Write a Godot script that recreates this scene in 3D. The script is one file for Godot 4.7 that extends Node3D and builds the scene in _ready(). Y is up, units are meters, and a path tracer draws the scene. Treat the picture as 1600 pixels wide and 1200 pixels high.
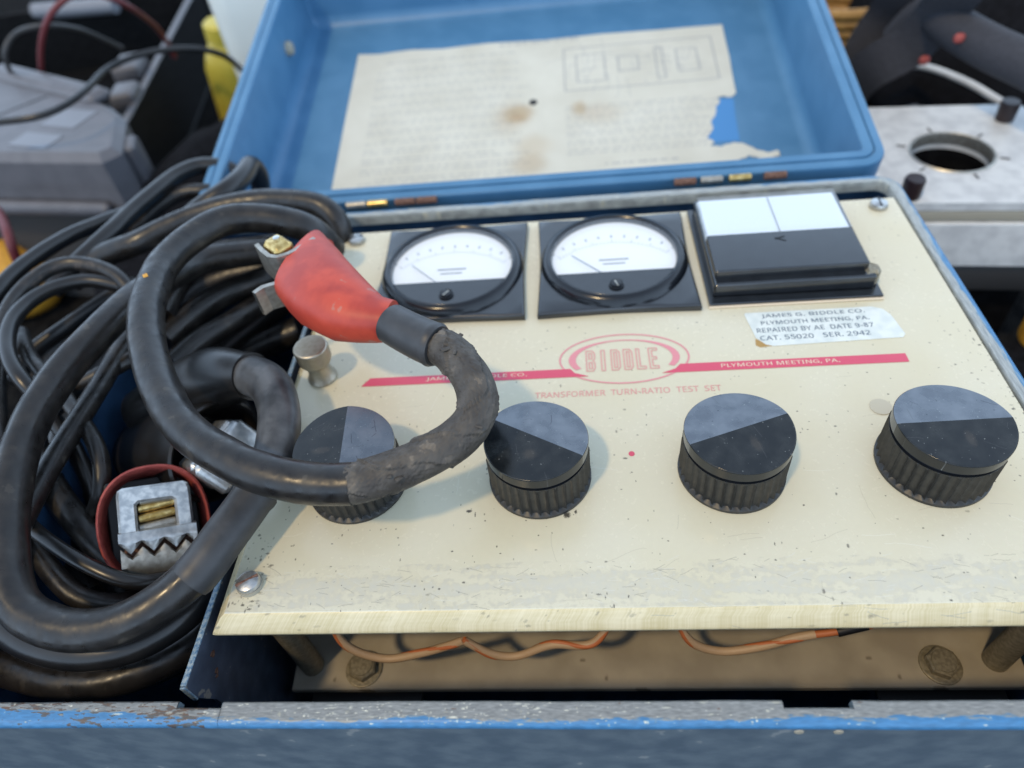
extends Node3D
# A portable transformer test set in a blue steel case, with its coiled leads, seen close up.
# y = 0 is the top of the cream panel, the ground lies 0.2 m below. Metres.

var used := {}
var M := {}
var rng := RandomNumberGenerator.new()

func V(x: float, y: float, z: float) -> Vector3:
	return Vector3(x, y, z) * 0.001

# ------------------------------------------------------------------ the scene
func _ready() -> void:
	rng.seed = 7
	# camera, sky, sun
	var cam := Camera3D.new()
	cam.name = "camera"
	var at := CameraAttributesPhysical.new()
	at.frustum_focal_length = 22.0
	at.frustum_focus_distance = 0.272
	at.exposure_aperture = 5.6
	cam.attributes = at
	cam.fov = 57.23
	cam.near = 0.01
	cam.far = 200.0
	cam.transform = Transform3D(Basis(Vector3(0.99441548, -0.10055929, -0.0320264), Vector3(0.04511277, 0.679372, -0.73240598), Vector3(0.09540807, 0.72687104, 0.68011454)), Vector3(0.07819642, 0.24188799, 0.19123544))
	add_child(cam)
	cam.fov = 57.23
	var env := Environment.new()
	env.background_mode = Environment.BG_SKY
	var sm := ProceduralSkyMaterial.new()
	sm.sky_top_color = Color(0.45, 0.50, 0.57)
	sm.sky_horizon_color = Color(0.79, 0.89, 1.0)
	sm.sky_curve = 0.5
	sm.sky_energy_multiplier = 2.1
	sm.ground_horizon_color = Color(0.4, 0.4, 0.4)
	sm.ground_bottom_color = Color(0.16, 0.15, 0.14)
	sm.sun_angle_max = 12.0
	sm.sun_curve = 0.1
	var sky := Sky.new()
	sky.sky_material = sm
	env.sky = sky
	env.tonemap_mode = Environment.TONE_MAPPER_LINEAR
	env.tonemap_exposure = 0.55
	env.sdfgi_enabled = true
	env.ssao_enabled = true
	env.ssil_enabled = true
	var we := WorldEnvironment.new()
	we.name = "world_environment"
	we.environment = env
	add_child(we)
	var sun := DirectionalLight3D.new()
	sun.name = "sun"
	sun.light_color = Color(1.0, 0.88, 0.68)
	sun.light_energy = 0.85
	sun.light_angular_distance = 4.0
	sun.shadow_enabled = true
	sun.look_at_from_position(Vector3(-0.32, 0.93, 0.40), Vector3.ZERO)
	add_child(sun)
	make_materials()
	build_surroundings()
	var root := thing("transformer_test_set", "open blue steel case holding a cream panel with four black knobs and three meters", "test set")
	build_case(root)
	build_chassis(root)
	build_panel(root)
	build_screw(root, -0.0524, 0.0658, 0.55, 0.0016)
	build_screw(root, 0.2505, 0.0658, 1.2, 0.0008)
	build_screw(root, 0.2505, -0.1593, 1.5, 0.0008)
	build_screw(root, -0.0518, -0.1586, 0.4, 0.0008)
	build_meter(root, 0.0107, 0)
	build_meter(root, 0.0996, 1)
	build_block_meter(root)
	build_binding_post(root)
	build_knob(root, -0.0179, -85.4, 7.0)
	build_knob(root, 0.0601, -29.2, 7.0)
	build_knob(root, 0.1381, 19.1, 7.0)
	build_knob(root, 0.2161, 1.3, 7.0)
	build_leads()
	build_toothed_clamp()
	build_black_clamp()

# ------------------------------------------------------------------ mesh builder
class MB:
	var v := PackedVector3Array()
	var n := PackedVector3Array()
	var t := PackedVector2Array()
	func tri(a: Vector3, b: Vector3, c: Vector3, ua := Vector2.ZERO, ub := Vector2.ZERO, uc := Vector2.ZERO) -> void:
		v.append(a); v.append(b); v.append(c)
		t.append(ua); t.append(ub); t.append(uc)
	func quad(a: Vector3, b: Vector3, c: Vector3, d: Vector3, ua := Vector2.ZERO, ub := Vector2.ZERO, uc := Vector2.ZERO, ud := Vector2.ZERO) -> void:
		tri(a, b, c, ua, ub, uc)
		tri(a, c, d, ua, uc, ud)
	func xf(from: int, x: Transform3D) -> void:
		for i in range(from, v.size()):
			v[i] = x * v[i]
	# smooths across edges blunter than angle; turns the whole mesh so that its normals point outwards (or towards up)
	func done(angle := 35.0, up := Vector3.ZERO) -> ArrayMesh:
		var fn := PackedVector3Array()
		var mid := Vector3.ZERO
		for p in v:
			mid += p
		mid /= maxf(1.0, v.size())
		var vol := 0.0
		for i in range(0, v.size(), 3):
			var c := (v[i + 1] - v[i]).cross(v[i + 2] - v[i])
			fn.append(c)
			vol += c.dot(up) if up != Vector3.ZERO else (v[i] - mid).dot(c)
		var s := 1.0 if vol >= 0.0 else -1.0
		if n.size() != v.size():
			n.resize(v.size())
			var by := {}
			for i in v.size():
				var k := Vector3i((v[i] * 200000.0).round())
				if not by.has(k):
					by[k] = PackedInt32Array()
				by[k].append(i / 3)
			var lim := cos(deg_to_rad(angle))
			for i in v.size():
				var own := fn[i / 3].normalized()
				var sum := Vector3.ZERO
				for f in by[Vector3i((v[i] * 200000.0).round())]:
					if own.dot(fn[f].normalized()) > lim:
						sum += fn[f]
				n[i] = sum.normalized() * s if sum.length_squared() > 0.0 else own * s
		for i in range(0, v.size(), 3):   # Godot's front faces run clockwise
			var c := (v[i + 1] - v[i]).cross(v[i + 2] - v[i])
			if c.dot(n[i] + n[i + 1] + n[i + 2]) > 0.0:
				var a := v[i + 1]; v[i + 1] = v[i + 2]; v[i + 2] = a
				var b := n[i + 1]; n[i + 1] = n[i + 2]; n[i + 2] = b
				var d := t[i + 1]; t[i + 1] = t[i + 2]; t[i + 2] = d
		var arr := []
		arr.resize(Mesh.ARRAY_MAX)
		arr[Mesh.ARRAY_VERTEX] = v
		arr[Mesh.ARRAY_NORMAL] = n
		arr[Mesh.ARRAY_TEX_UV] = t
		var m := ArrayMesh.new()
		m.add_surface_from_arrays(Mesh.PRIMITIVE_TRIANGLES, arr)
		return m

func box_into(mb: MB, c: Vector3, size: Vector3, r := 0.0008, turn := Basis()) -> void:
	var h := size * 0.5
	r = minf(r, minf(h.x, minf(h.y, h.z)) * 0.9)
	var from := mb.v.size()
	for axis in 3:
		for s: float in [-1.0, 1.0]:
			var q := []
			for k: Vector2 in [Vector2(-1, -1), Vector2(1, -1), Vector2(1, 1), Vector2(-1, 1)]:
				var p := Vector3.ZERO
				p[axis] = s * h[axis]
				p[(axis + 1) % 3] = k.x * (h[(axis + 1) % 3] - r) * s
				p[(axis + 2) % 3] = k.y * (h[(axis + 2) % 3] - r)
				q.append(p)
			mb.quad(q[0], q[1], q[2], q[3])
	for axis in 3:   # edges along axis
		var b := (axis + 1) % 3
		var d := (axis + 2) % 3
		for sb: float in [-1.0, 1.0]:
			for sd: float in [-1.0, 1.0]:
				var q := []
				for k in [[0, -1.0], [0, 1.0], [1, 1.0], [1, -1.0]]:
					var p := Vector3.ZERO
					p[axis] = k[1] * (h[axis] - r)
					p[b] = sb * (h[b] - (r if k[0] == 1 else 0.0))
					p[d] = sd * (h[d] - (0.0 if k[0] == 1 else r))
					q.append(p)
				if sb * sd > 0:
					mb.quad(q[3], q[2], q[1], q[0])
				else:
					mb.quad(q[0], q[1], q[2], q[3])
	for sx: float in [-1.0, 1.0]:
		for sy: float in [-1.0, 1.0]:
			for sz: float in [-1.0, 1.0]:
				var a := Vector3(sx * h.x, sy * (h.y - r), sz * (h.z - r))
				var b2 := Vector3(sx * (h.x - r), sy * h.y, sz * (h.z - r))
				var c2 := Vector3(sx * (h.x - r), sy * (h.y - r), sz * h.z)
				if sx * sy * sz > 0:
					mb.tri(a, b2, c2)
				else:
					mb.tri(a, c2, b2)
	mb.xf(from, Transform3D(turn, c))

func box(c: Vector3, size: Vector3, r := 0.0008, turn := Basis()) -> ArrayMesh:
	var mb := MB.new()
	box_into(mb, c, size, r, turn)
	return mb.done(50.0)

func inset(p: PackedVector2Array, d: float) -> PackedVector2Array:
	var ccw := 1.0 if not Geometry2D.is_polygon_clockwise(p) else -1.0
	var o := PackedVector2Array()
	for i in p.size():
		var a := p[posmod(i - 1, p.size())]
		var b := p[i]
		var c := p[(i + 1) % p.size()]
		var e := (b - a).normalized()
		var f := (c - b).normalized()
		var m := (Vector2(-e.y, e.x) + Vector2(-f.y, f.x))
		m = m / maxf(0.35, m.length_squared() * 0.5) if m.length() > 0.001 else Vector2.ZERO
		o.append(b + m * d * ccw)
	return o

# a flat polygon (x, z) from y0 up to y1 with chamfered upper edge; uv from the plane
func prism_into(mb: MB, poly: PackedVector2Array, y0: float, y1: float, ch := 0.0, bottom := true) -> void:
	var top := inset(poly, ch) if ch > 0.0 else poly
	var ix := Geometry2D.triangulate_polygon(top)
	var at := func(p: Vector2, y: float) -> Vector3: return Vector3(p.x, y, p.y)
	var tris := []
	for i in range(0, ix.size(), 3):
		var a := top[ix[i]]; var b := top[ix[i + 1]]; var c := top[ix[i + 2]]
		if (b - a).cross(c - a) > 0.0:   # upward in (x, z) needs the other turn
			var k := b; b = c; c = k
		mb.tri(at.call(a, y1), at.call(b, y1), at.call(c, y1), a, b, c)
	if bottom:
		ix = Geometry2D.triangulate_polygon(poly)
		for i in range(0, ix.size(), 3):
			var a := poly[ix[i]]; var b := poly[ix[i + 1]]; var c := poly[ix[i + 2]]
			if (b - a).cross(c - a) < 0.0:
				var k := b; b = c; c = k
			mb.tri(at.call(a, y0), at.call(b, y0), at.call(c, y0), a, b, c)
	var cw := Geometry2D.is_polygon_clockwise(poly)
	for i in poly.size():
		var j := (i + 1) % poly.size()
		var a2 := i if not cw else j
		var b2 := j if not cw else i
		var ym := y1 - ch
		mb.quad(at.call(poly[b2], y0), at.call(poly[a2], y0), at.call(poly[a2], ym), at.call(poly[b2], ym), poly[b2], poly[a2], poly[a2], poly[b2])
		if ch > 0.0:
			mb.quad(at.call(poly[b2], ym), at.call(poly[a2], ym), at.call(top[a2], y1), at.call(top[b2], y1), poly[b2], poly[a2], top[a2], top[b2])

func prism(poly: PackedVector2Array, y0: float, y1: float, ch := 0.0) -> ArrayMesh:
	var mb := MB.new()
	prism_into(mb, poly, y0, y1, ch)
	return mb.done(30.0)

# turned shape about y: profile of (radius, height) from bottom to top
func lathe_into(mb: MB, prof: Array, seg := 40, c := Vector3.ZERO, turn := Basis()) -> void:
	var from := mb.v.size()
	for i in seg:
		var a := TAU * i / seg
		var b := TAU * (i + 1) / seg
		for k in prof.size() - 1:
			var p: Vector2 = prof[k]
			var q: Vector2 = prof[k + 1]
			var p0 := Vector3(p.x * cos(a), p.y, p.x * sin(a)); var p1 := Vector3(p.x * cos(b), p.y, p.x * sin(b))
			var q0 := Vector3(q.x * cos(a), q.y, q.x * sin(a)); var q1 := Vector3(q.x * cos(b), q.y, q.x * sin(b))
			var u0 := float(i) / seg; var u1 := float(i + 1) / seg
			if p.x < 1e-7:
				mb.tri(p0, q0, q1, Vector2(u0, p.y), Vector2(u0, q.y), Vector2(u1, q.y))
			elif q.x < 1e-7:
				mb.tri(p0, q0, p1, Vector2(u0, p.y), Vector2(u0, q.y), Vector2(u1, p.y))
			else:
				mb.quad(p0, q0, q1, p1, Vector2(u0, p.y), Vector2(u0, q.y), Vector2(u1, q.y), Vector2(u1, p.y))
	mb.xf(from, Transform3D(turn, c))

func lathe(prof: Array, seg := 40, c := Vector3.ZERO, turn := Basis()) -> ArrayMesh:
	var mb := MB.new()
	lathe_into(mb, prof, seg, c, turn)
	return mb.done(38.0)

# smooth curve through points, evenly resampled
func curve(pts: Array, step: float) -> PackedVector3Array:
	var o := PackedVector3Array()
	var np := pts.size()
	for i in np - 1:
		var a: Vector3 = pts[maxi(i - 1, 0)]
		var b: Vector3 = pts[i]
		var c: Vector3 = pts[i + 1]
		var d: Vector3 = pts[mini(i + 2, np - 1)]
		var k := maxi(1, int(b.distance_to(c) / step))
		for j in k:
			o.append(b.cubic_interpolate(c, a, d, float(j) / k))
	o.append(pts[np - 1])
	for it in 2:   # rounds off what the hand-set points leave
		var s := o.duplicate()
		for i in range(1, o.size() - 1):
			s[i] = o[i] * 0.5 + (o[i - 1] + o[i + 1]) * 0.25
		o = s
	return o

# round cable along pts; rad(length along, total, angle) gives the radius
func tube_into(mb: MB, path: PackedVector3Array, rad: Callable, seg := 18, caps := true) -> void:
	var up := Vector3.UP
	var frames := []
	var run := 0.0
	var lens := []
	var total := 0.0
	for i in path.size() - 1:
		total += path[i].distance_to(path[i + 1])
	for i in path.size():
		if i > 0:
			run += path[i].distance_to(path[i - 1])
		var d := (path[mini(i + 1, path.size() - 1)] - path[maxi(i - 1, 0)]).normalized()
		var side := d.cross(up)
		if side.length() < 0.05:
			side = d.cross(Vector3.RIGHT)
		side = side.normalized()
		up = side.cross(d).normalized()
		frames.append([side, up, d])
		lens.append(run)
	var rings := []
	var norms := []
	for i in path.size():
		var ring := PackedVector3Array()
		for j in seg + 1:
			var a := TAU * (j % seg) / seg
			ring.append(path[i] + (frames[i][0] * cos(a) + frames[i][1] * sin(a)) * rad.call(lens[i], total, a))
		rings.append(ring)
	for i in path.size():
		var nn := PackedVector3Array()
		for j in seg + 1:
			var jm := posmod(j - 1, seg)
			var jp := (j + 1) % seg
			var along: Vector3 = rings[mini(i + 1, path.size() - 1)][j] - rings[maxi(i - 1, 0)][j]
			var around: Vector3 = rings[i][jp] - rings[i][jm]
			var w := around.cross(along).normalized()
			if w.dot(rings[i][j] - path[i]) < 0.0:
				w = -w
			nn.append(w)
		norms.append(nn)
	for i in path.size() - 1:
		for j in seg:
			var u0 := float(j) / seg; var u1 := float(j + 1) / seg
			var q := [[i, j, u0], [i + 1, j, u0], [i + 1, j + 1, u1], [i, j, u0], [i + 1, j + 1, u1], [i, j + 1, u1]]
			for e in q:
				mb.v.append(rings[e[0]][e[1]]); mb.n.append(norms[e[0]][e[1]]); mb.t.append(Vector2(e[2], lens[e[0]]))
	if caps:
		for e: int in [0, path.size() - 1]:
			var out: Vector3 = frames[e][2] * (-1.0 if e == 0 else 1.0)
			for j in seg:
				for p: Vector3 in [path[e], rings[e][j], rings[e][j + 1]]:
					mb.v.append(p); mb.n.append(out); mb.t.append(Vector2.ZERO)

func tube(pts: Array, r: float, seg := 18, step := 0.004) -> ArrayMesh:
	var mb := MB.new()
	tube_into(mb, curve(pts, step), func(_l, _t, _a): return r, seg)
	return mb.done()

# skin over closed rings of equal point count
func loft_into(mb: MB, rings: Array, cap0 := true, cap1 := true) -> void:
	var k: int = rings[0].size()
	for i in rings.size() - 1:
		for j in k:
			var j2 := (j + 1) % k
			mb.quad(rings[i][j], rings[i + 1][j], rings[i + 1][j2], rings[i][j2], Vector2(float(j) / k, i), Vector2(float(j) / k, i + 1), Vector2(float(j + 1) / k, i + 1), Vector2(float(j + 1) / k, i))
	for e in [[cap0, 0], [cap1, rings.size() - 1]]:
		if e[0]:
			var mid := Vector3.ZERO
			for p in rings[e[1]]:
				mid += p
			mid /= k
			for j in k:
				if e[1] == 0:
					mb.tri(mid, rings[0][j], rings[0][(j + 1) % k])
				else:
					mb.tri(mid, rings[e[1]][(j + 1) % k], rings[e[1]][j])

func round_rect(x0: float, x1: float, z0: float, z1: float, r: float, y: float, k := 5) -> PackedVector3Array:
	var o := PackedVector3Array()
	r = maxf(r, 0.0002)
	for c in [[x1 - r, z1 - r, 0.0], [x0 + r, z1 - r, PI / 2], [x0 + r, z0 + r, PI], [x1 - r, z0 + r, 1.5 * PI]]:
		for i in k + 1:
			var a: float = c[2] + PI / 2 * i / k
			o.append(Vector3(c[0] + r * cos(a), y, c[1] + r * sin(a)))
	return o

# ------------------------------------------------------------------ naming
func numbered(called: String) -> String:
	var k: int = used.get(called, -1) + 1
	used[called] = k
	return called if k == 0 else "%s_%03d" % [called, k]

func thing(called: String, label: String, category: String, at := Vector3.ZERO, group := "") -> Node3D:
	var o := Node3D.new()
	o.name = numbered(called)
	add_child(o)
	o.position = at
	return tag(o, label, category, group)

func tag(o: Node3D, label: String, category: String, group := "") -> Node3D:
	o.set_meta("label", label)
	o.set_meta("category", category)
	if group:
		o.set_meta("group", group)
	return o

func part(called: String, mesh: Mesh, m: Material, parent: Node3D, at := Vector3.ZERO) -> MeshInstance3D:
	var o := MeshInstance3D.new()
	o.mesh = mesh
	o.material_override = m
	o.position = at
	if parent == self:
		o.name = numbered(called)
		add_child(o, true)
	else:
		var k := 0
		var nm := called
		while parent.has_node(NodePath(nm)):
			k += 1
			nm = "%s_%03d" % [called, k]
		o.name = nm
		parent.add_child(o, true)
	return o

func lettering(s: String, x0: float, x1: float, z: float, cap: float, m: Material, parent: Node3D, y := 0.0003, bold := false, slope := 0.0) -> void:
	var tm := TextMesh.new()
	var f := SystemFont.new()
	f.font_names = PackedStringArray(["Droid Sans"])
	if bold:
		f.font_weight = 700
	tm.font = f
	tm.text = s
	tm.font_size = 48
	tm.pixel_size = 0.001
	tm.depth = 0.004
	tm.curve_step = 2.0
	var bb := tm.get_aabb()
	var o := part("lettering", tm, m, parent)
	var sx := (x1 - x0) / bb.size.x
	var sy := cap / bb.size.y
	var b := Basis(Vector3.UP, slope) * Basis(Vector3.RIGHT, -PI / 2) * Basis.from_scale(Vector3(sx, sy, 0.02))
	var mid := bb.position + bb.size * 0.5
	o.transform = Transform3D(b, Vector3((x0 + x1) * 0.5, y, z) - b * Vector3(mid.x, mid.y, 0.0))

# flat line of ink on the panel
func ink_into(mb: MB, pts: Array, w: float, y: float, closed := false) -> void:
	var k := pts.size()
	var l := []
	for i in k:
		var a: Vector2 = pts[posmod(i - 1, k)] if closed or i > 0 else pts[i]
		var c: Vector2 = pts[(i + 1) % k] if closed or i < k - 1 else pts[i]
		var b: Vector2 = pts[i]
		var e := (b - a).normalized() if a != b else (c - b).normalized()
		var f := (c - b).normalized() if c != b else e
		var m := Vector2(-e.y - f.y, e.x + f.x)
		m = m / maxf(0.5, m.length_squared() * 0.5) * w * 0.5
		l.append([b + m, b - m])
	for i in (k if closed else k - 1):
		var j := (i + 1) % k
		mb.quad(Vector3(l[i][0].x, y, l[i][0].y), Vector3(l[j][0].x, y, l[j][0].y), Vector3(l[j][1].x, y, l[j][1].y), Vector3(l[i][1].x, y, l[i][1].y))

# ------------------------------------------------------------------ materials
func mat(c: Color, rough: float, metal := 0.0) -> StandardMaterial3D:
	var m := StandardMaterial3D.new()
	m.albedo_color = Color(c.r, c.g, c.b).linear_to_srgb()
	m.roughness = rough
	m.metallic = metal
	return m

func ramp(stops: Array) -> Gradient:
	var g := Gradient.new()
	var o := PackedFloat32Array()
	var c := PackedColorArray()
	for s in stops:
		o.append(s[0]); c.append(s[1])
	g.offsets = o
	g.colors = c
	return g

func noise(freq: float, oct: int, sd: int, type := FastNoiseLite.TYPE_SIMPLEX_SMOOTH) -> FastNoiseLite:
	var f := FastNoiseLite.new()
	f.noise_type = type
	f.frequency = freq
	f.fractal_octaves = oct
	f.seed = sd
	return f

func noise_tex(freq: float, oct: int, sd: int, stops := [], size := 256, type := FastNoiseLite.TYPE_SIMPLEX_SMOOTH) -> NoiseTexture2D:
	var t := NoiseTexture2D.new()
	t.width = size
	t.height = size
	t.seamless = true
	t.noise = noise(freq, oct, sd, type)
	if stops:
		t.color_ramp = ramp(stops)
	return t

func lin(r: float, g: float, b: float) -> Color:
	return Color(r, g, b).linear_to_srgb()

# grain: albedo mottled between two colours, rough mottled, fine relief; laid on by object axes, scale repeats per metre
func grain(m: StandardMaterial3D, a: Color, b: Color, scale: float, sd: int, relief := 0.0, freq := 0.02, dust := -1.0, dust_c := Color(0.3, 0.27, 0.22)) -> StandardMaterial3D:
	m.albedo_color = Color.WHITE
	var stops := [[0.25, Color(a.r, a.g, a.b).linear_to_srgb()], [0.72, Color(b.r, b.g, b.b).linear_to_srgb()]]
	if dust > 0.0:
		stops.append([dust, Color(b.r, b.g, b.b).linear_to_srgb()])
		stops.append([dust + 0.03, dust_c.linear_to_srgb()])
	m.albedo_texture = noise_tex(freq, 5, sd, stops, 256)
	m.uv1_triplanar = true
	m.uv1_scale = Vector3.ONE * scale
	if relief > 0.0:
		m.heightmap_enabled = true
		m.heightmap_texture = noise_tex(freq * 2.5, 4, sd + 7, [], 256)
		m.heightmap_scale = relief
	return m

func make_materials() -> void:
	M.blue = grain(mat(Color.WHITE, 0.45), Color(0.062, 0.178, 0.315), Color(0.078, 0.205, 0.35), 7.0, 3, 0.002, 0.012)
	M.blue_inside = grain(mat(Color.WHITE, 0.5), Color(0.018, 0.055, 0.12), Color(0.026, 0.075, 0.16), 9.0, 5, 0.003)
	M.blue_fresh = mat(Color(0.06, 0.23, 0.5), 0.45)
	M.blue_dusty = grain(mat(Color.WHITE, 0.6), Color(0.075, 0.105, 0.135), Color(0.11, 0.145, 0.172), 7.0, 9, 0.006, 0.03, 0.845, Color(0.2, 0.225, 0.235))
	M.partition = grain(mat(Color.WHITE, 0.45), Color(0.04, 0.056, 0.085), Color(0.062, 0.082, 0.12), 14.0, 12, 0.006, 0.02, 0.84, Color(0.24, 0.22, 0.2))
	M.edge_worn = grain(mat(Color.WHITE, 0.5), Color(0.08, 0.16, 0.26), Color(0.32, 0.38, 0.4), 40.0, 14, 0.02, 0.05)
	M.rubber = grain(mat(Color.WHITE, 0.5), Color(0.0095, 0.0083, 0.0075), Color(0.024, 0.0205, 0.0175), 12.0, 21, 0.008, 0.026, 0.84, Color(0.055, 0.047, 0.038))
	M.rubber.roughness_texture = noise_tex(0.05, 5, 33, [[0.25, Color(0.5, 0.5, 0.5)], [0.75, Color(1, 1, 1)]], 256)
	M.rubber_clean = grain(mat(Color.WHITE, 0.3), Color(0.009, 0.0082, 0.0078), Color(0.015, 0.0132, 0.012), 12.0, 23, 0.003)
	M.rubber_grey = grain(mat(Color.WHITE, 0.45), Color(0.022, 0.022, 0.023), Color(0.048, 0.048, 0.049), 14.0, 25, 0.006, 0.016)
	M.rubber_scuffed = grain(mat(Color.WHITE, 0.55), Color(0.012, 0.012, 0.012), Color(0.035, 0.03, 0.027), 18.0, 27, 0.02, 0.02, 0.66, Color(0.16, 0.11, 0.08))
	M.rubber_dusty = grain(mat(Color.WHITE, 0.4), Color(0.02, 0.02, 0.021), Color(0.1, 0.1, 0.1), 13.0, 26, 0.008, 0.016)
	M.tape = grain(mat(Color.WHITE, 0.6), Color(0.04, 0.033, 0.026), Color(0.085, 0.072, 0.057), 20.0, 31, 0.03, 0.018, 0.8, Color(0.16, 0.13, 0.095))
	M.steel = grain(mat(Color.WHITE, 0.33, 0.85), Color(0.4, 0.415, 0.42), Color(0.64, 0.64, 0.62), 24.0, 41, 0.004, 0.035)
	M.steel_dull = grain(mat(Color.WHITE, 0.42, 0.8), Color(0.32, 0.3, 0.26), Color(0.46, 0.44, 0.39), 30.0, 43, 0.004, 0.03)
	M.brass = grain(mat(Color.WHITE, 0.32, 0.9), Color(0.42, 0.27, 0.08), Color(0.75, 0.56, 0.24), 30.0, 45, 0.0, 0.03)
	M.nickel = grain(mat(Color.WHITE, 0.42, 0.9), Color(0.4, 0.36, 0.285), Color(0.46, 0.42, 0.34), 40.0, 47, 0.0, 0.03)
	M.chrome = mat(Color(0.62, 0.61, 0.58), 0.2, 1.0)
	M.plate = grain(mat(Color.WHITE, 0.6, 0.15), Color(0.33, 0.295, 0.235), Color(0.41, 0.37, 0.3), 8.0, 49, 0.003, 0.014, 0.84, Color(0.2, 0.175, 0.135))
	M.post = grain(mat(Color.WHITE, 0.5, 0.4), Color(0.2, 0.175, 0.125), Color(0.3, 0.27, 0.2), 40.0, 51, 0.008, 0.04)
	M.rust = grain(mat(Color.WHITE, 0.75), Color(0.1, 0.045, 0.028), Color(0.19, 0.1, 0.07), 40.0, 53, 0.02, 0.04)
	M.bakelite = grain(mat(Color.WHITE, 0.2), Color(0.008, 0.0095, 0.012), Color(0.012, 0.0145, 0.018), 20.0, 55, 0.0, 0.02)
	M.bakelite.metallic_specular = 0.8
	M.ring = grain(mat(Color.WHITE, 0.2), Color(0.006, 0.008, 0.011), Color(0.01, 0.012, 0.016), 20.0, 57, 0.0)
	M.grip = grain(mat(Color.WHITE, 0.42), Color(0.014, 0.014, 0.013), Color(0.032, 0.03, 0.026), 26.0, 59, 0.003, 0.03)
	M.cap = mat(Color.WHITE, 0.16)
	M.red_rubber = grain(mat(Color.WHITE, 0.5), Color(0.36, 0.034, 0.02), Color(0.52, 0.062, 0.03), 12.0, 61, 0.004, 0.016, 0.86, Color(0.42, 0.17, 0.13))
	M.red_dull = grain(mat(Color.WHITE, 0.6), Color(0.22, 0.035, 0.03), Color(0.36, 0.07, 0.055), 26.0, 63, 0.02, 0.02)
	M.ink = mat(Color(0.62, 0.075, 0.13), 0.35)
	M.ink_pale = mat(Color(0.68, 0.25, 0.27), 0.35)
	M.ink_light = mat(Color(0.66, 0.29, 0.27), 0.35)
	M.cream_ink = mat(Color(0.75, 0.62, 0.45), 0.35)
	M.blue_ink = mat(Color(0.05, 0.09, 0.14), 0.5)
	M.sticker = grain(mat(Color.WHITE, 0.4), Color(0.62, 0.66, 0.62), Color(0.72, 0.75, 0.7), 20.0, 65, 0.0)
	M.glue = mat(Color(0.4, 0.24, 0.07), 0.5)
	M.dial = mat(Color(0.8, 0.82, 0.82), 0.6)
	M.window_dial = mat(Color(0.66, 0.73, 0.78), 0.4)
	M.print = mat(Color(0.18, 0.2, 0.23), 0.6)
	var g := mat(Color(0.95, 0.97, 1.0), 0.03)
	g.transparency = BaseMaterial3D.TRANSPARENCY_ALPHA
	g.albedo_color.a = 0.06
	M.glass = g
	M.wire_cream = mat(Color(0.5, 0.34, 0.2), 0.5)
	M.wire_orange = mat(Color(0.5, 0.15, 0.05), 0.5)
	M.black = mat(Color(0.008, 0.008, 0.009), 0.5)
	M.ground = grain(mat(Color.WHITE, 0.9), Color(0.006, 0.006, 0.0065), Color(0.013, 0.0125, 0.012), 6.0, 71, 0.1, 0.03)
	M.black_plastic = grain(mat(Color.WHITE, 0.55), Color(0.005, 0.005, 0.0055), Color(0.009, 0.009, 0.0095), 12.0, 73, 0.01)
	M.grey_plastic = grain(mat(Color.WHITE, 0.5), Color(0.105, 0.103, 0.112), Color(0.125, 0.122, 0.132), 8.0, 75, 0.003)
	M.grey_dark = mat(Color(0.035, 0.034, 0.034), 0.55)
	M.grey_pale = mat(Color(0.19, 0.2, 0.225), 0.5)
	M.white_paint = grain(mat(Color.WHITE, 0.4), Color(0.5, 0.5, 0.49), Color(0.62, 0.62, 0.6), 10.0, 77, 0.0)
	M.beige = mat(Color(0.34, 0.31, 0.24), 0.5)
	M.brown_knob = mat(Color(0.022, 0.011, 0.011), 0.4)
	M.jug = mat(Color(0.68, 0.72, 0.68), 0.35)
	M.yellow = mat(Color(0.55, 0.45, 0.06), 0.45)
	M.orange = grain(mat(Color.WHITE, 0.6), Color(0.5, 0.22, 0.015), Color(0.65, 0.33, 0.03), 30.0, 79, 0.02)
	M.webbing = grain(mat(Color.WHITE, 0.85), Color(0.034, 0.034, 0.04), Color(0.044, 0.044, 0.052), 40.0, 81, 0.01)
	M.cloth = grain(mat(Color.WHITE, 0.9), Color(0.007, 0.007, 0.008), Color(0.012, 0.012, 0.014), 20.0, 83, 0.05)
	M.wicker = grain(mat(Color.WHITE, 0.6), Color(0.28, 0.14, 0.03), Color(0.42, 0.23, 0.06), 20.0, 85, 0.02)
	M.grey_cloth = grain(mat(Color.WHITE, 0.8), Color(0.1, 0.095, 0.09), Color(0.16, 0.15, 0.14), 10.0, 87, 0.03)
	M.ground.metallic_specular = 0.1
	M.cloth.metallic_specular = 0.12
	M.black_plastic.metallic_specular = 0.2
	M.red_wire = mat(Color(0.13, 0.018, 0.02), 0.5)

func speck(im: Image, x: float, y: float, r: float, c: Color, k: float) -> void:
	var w := im.get_width()
	var h := im.get_height()
	var e := rng.randf_range(0.5, 1.6)
	for j in range(int(y - r * 1.6) - 1, int(y + r * 1.6) + 2):
		for i in range(int(x - r * 1.6) - 1, int(x + r * 1.6) + 2):
			if i < 0 or j < 0 or i >= w or j >= h:
				continue
			var d := Vector2((i - x) / e, (j - y) * minf(1.6, e)).length() / r + rng.randf_range(-0.3, 0.3)
			if d < 1.0:
				im.set_pixel(i, j, im.get_pixel(i, j).lerp(c, k * clampf((1.0 - d) * 2.5, 0.0, 1.0)))

func scratch(im: Image, x: float, y: float, ang: float, l: float, c: Color, k: float) -> void:
	for i in int(l):
		x += cos(ang); y += sin(ang)
		ang += rng.randf_range(-0.06, 0.06)
		if x >= 0 and y >= 0 and x < im.get_width() and y < im.get_height():
			im.set_pixel(int(x), int(y), im.get_pixel(int(x), int(y)).lerp(c, k))

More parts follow.
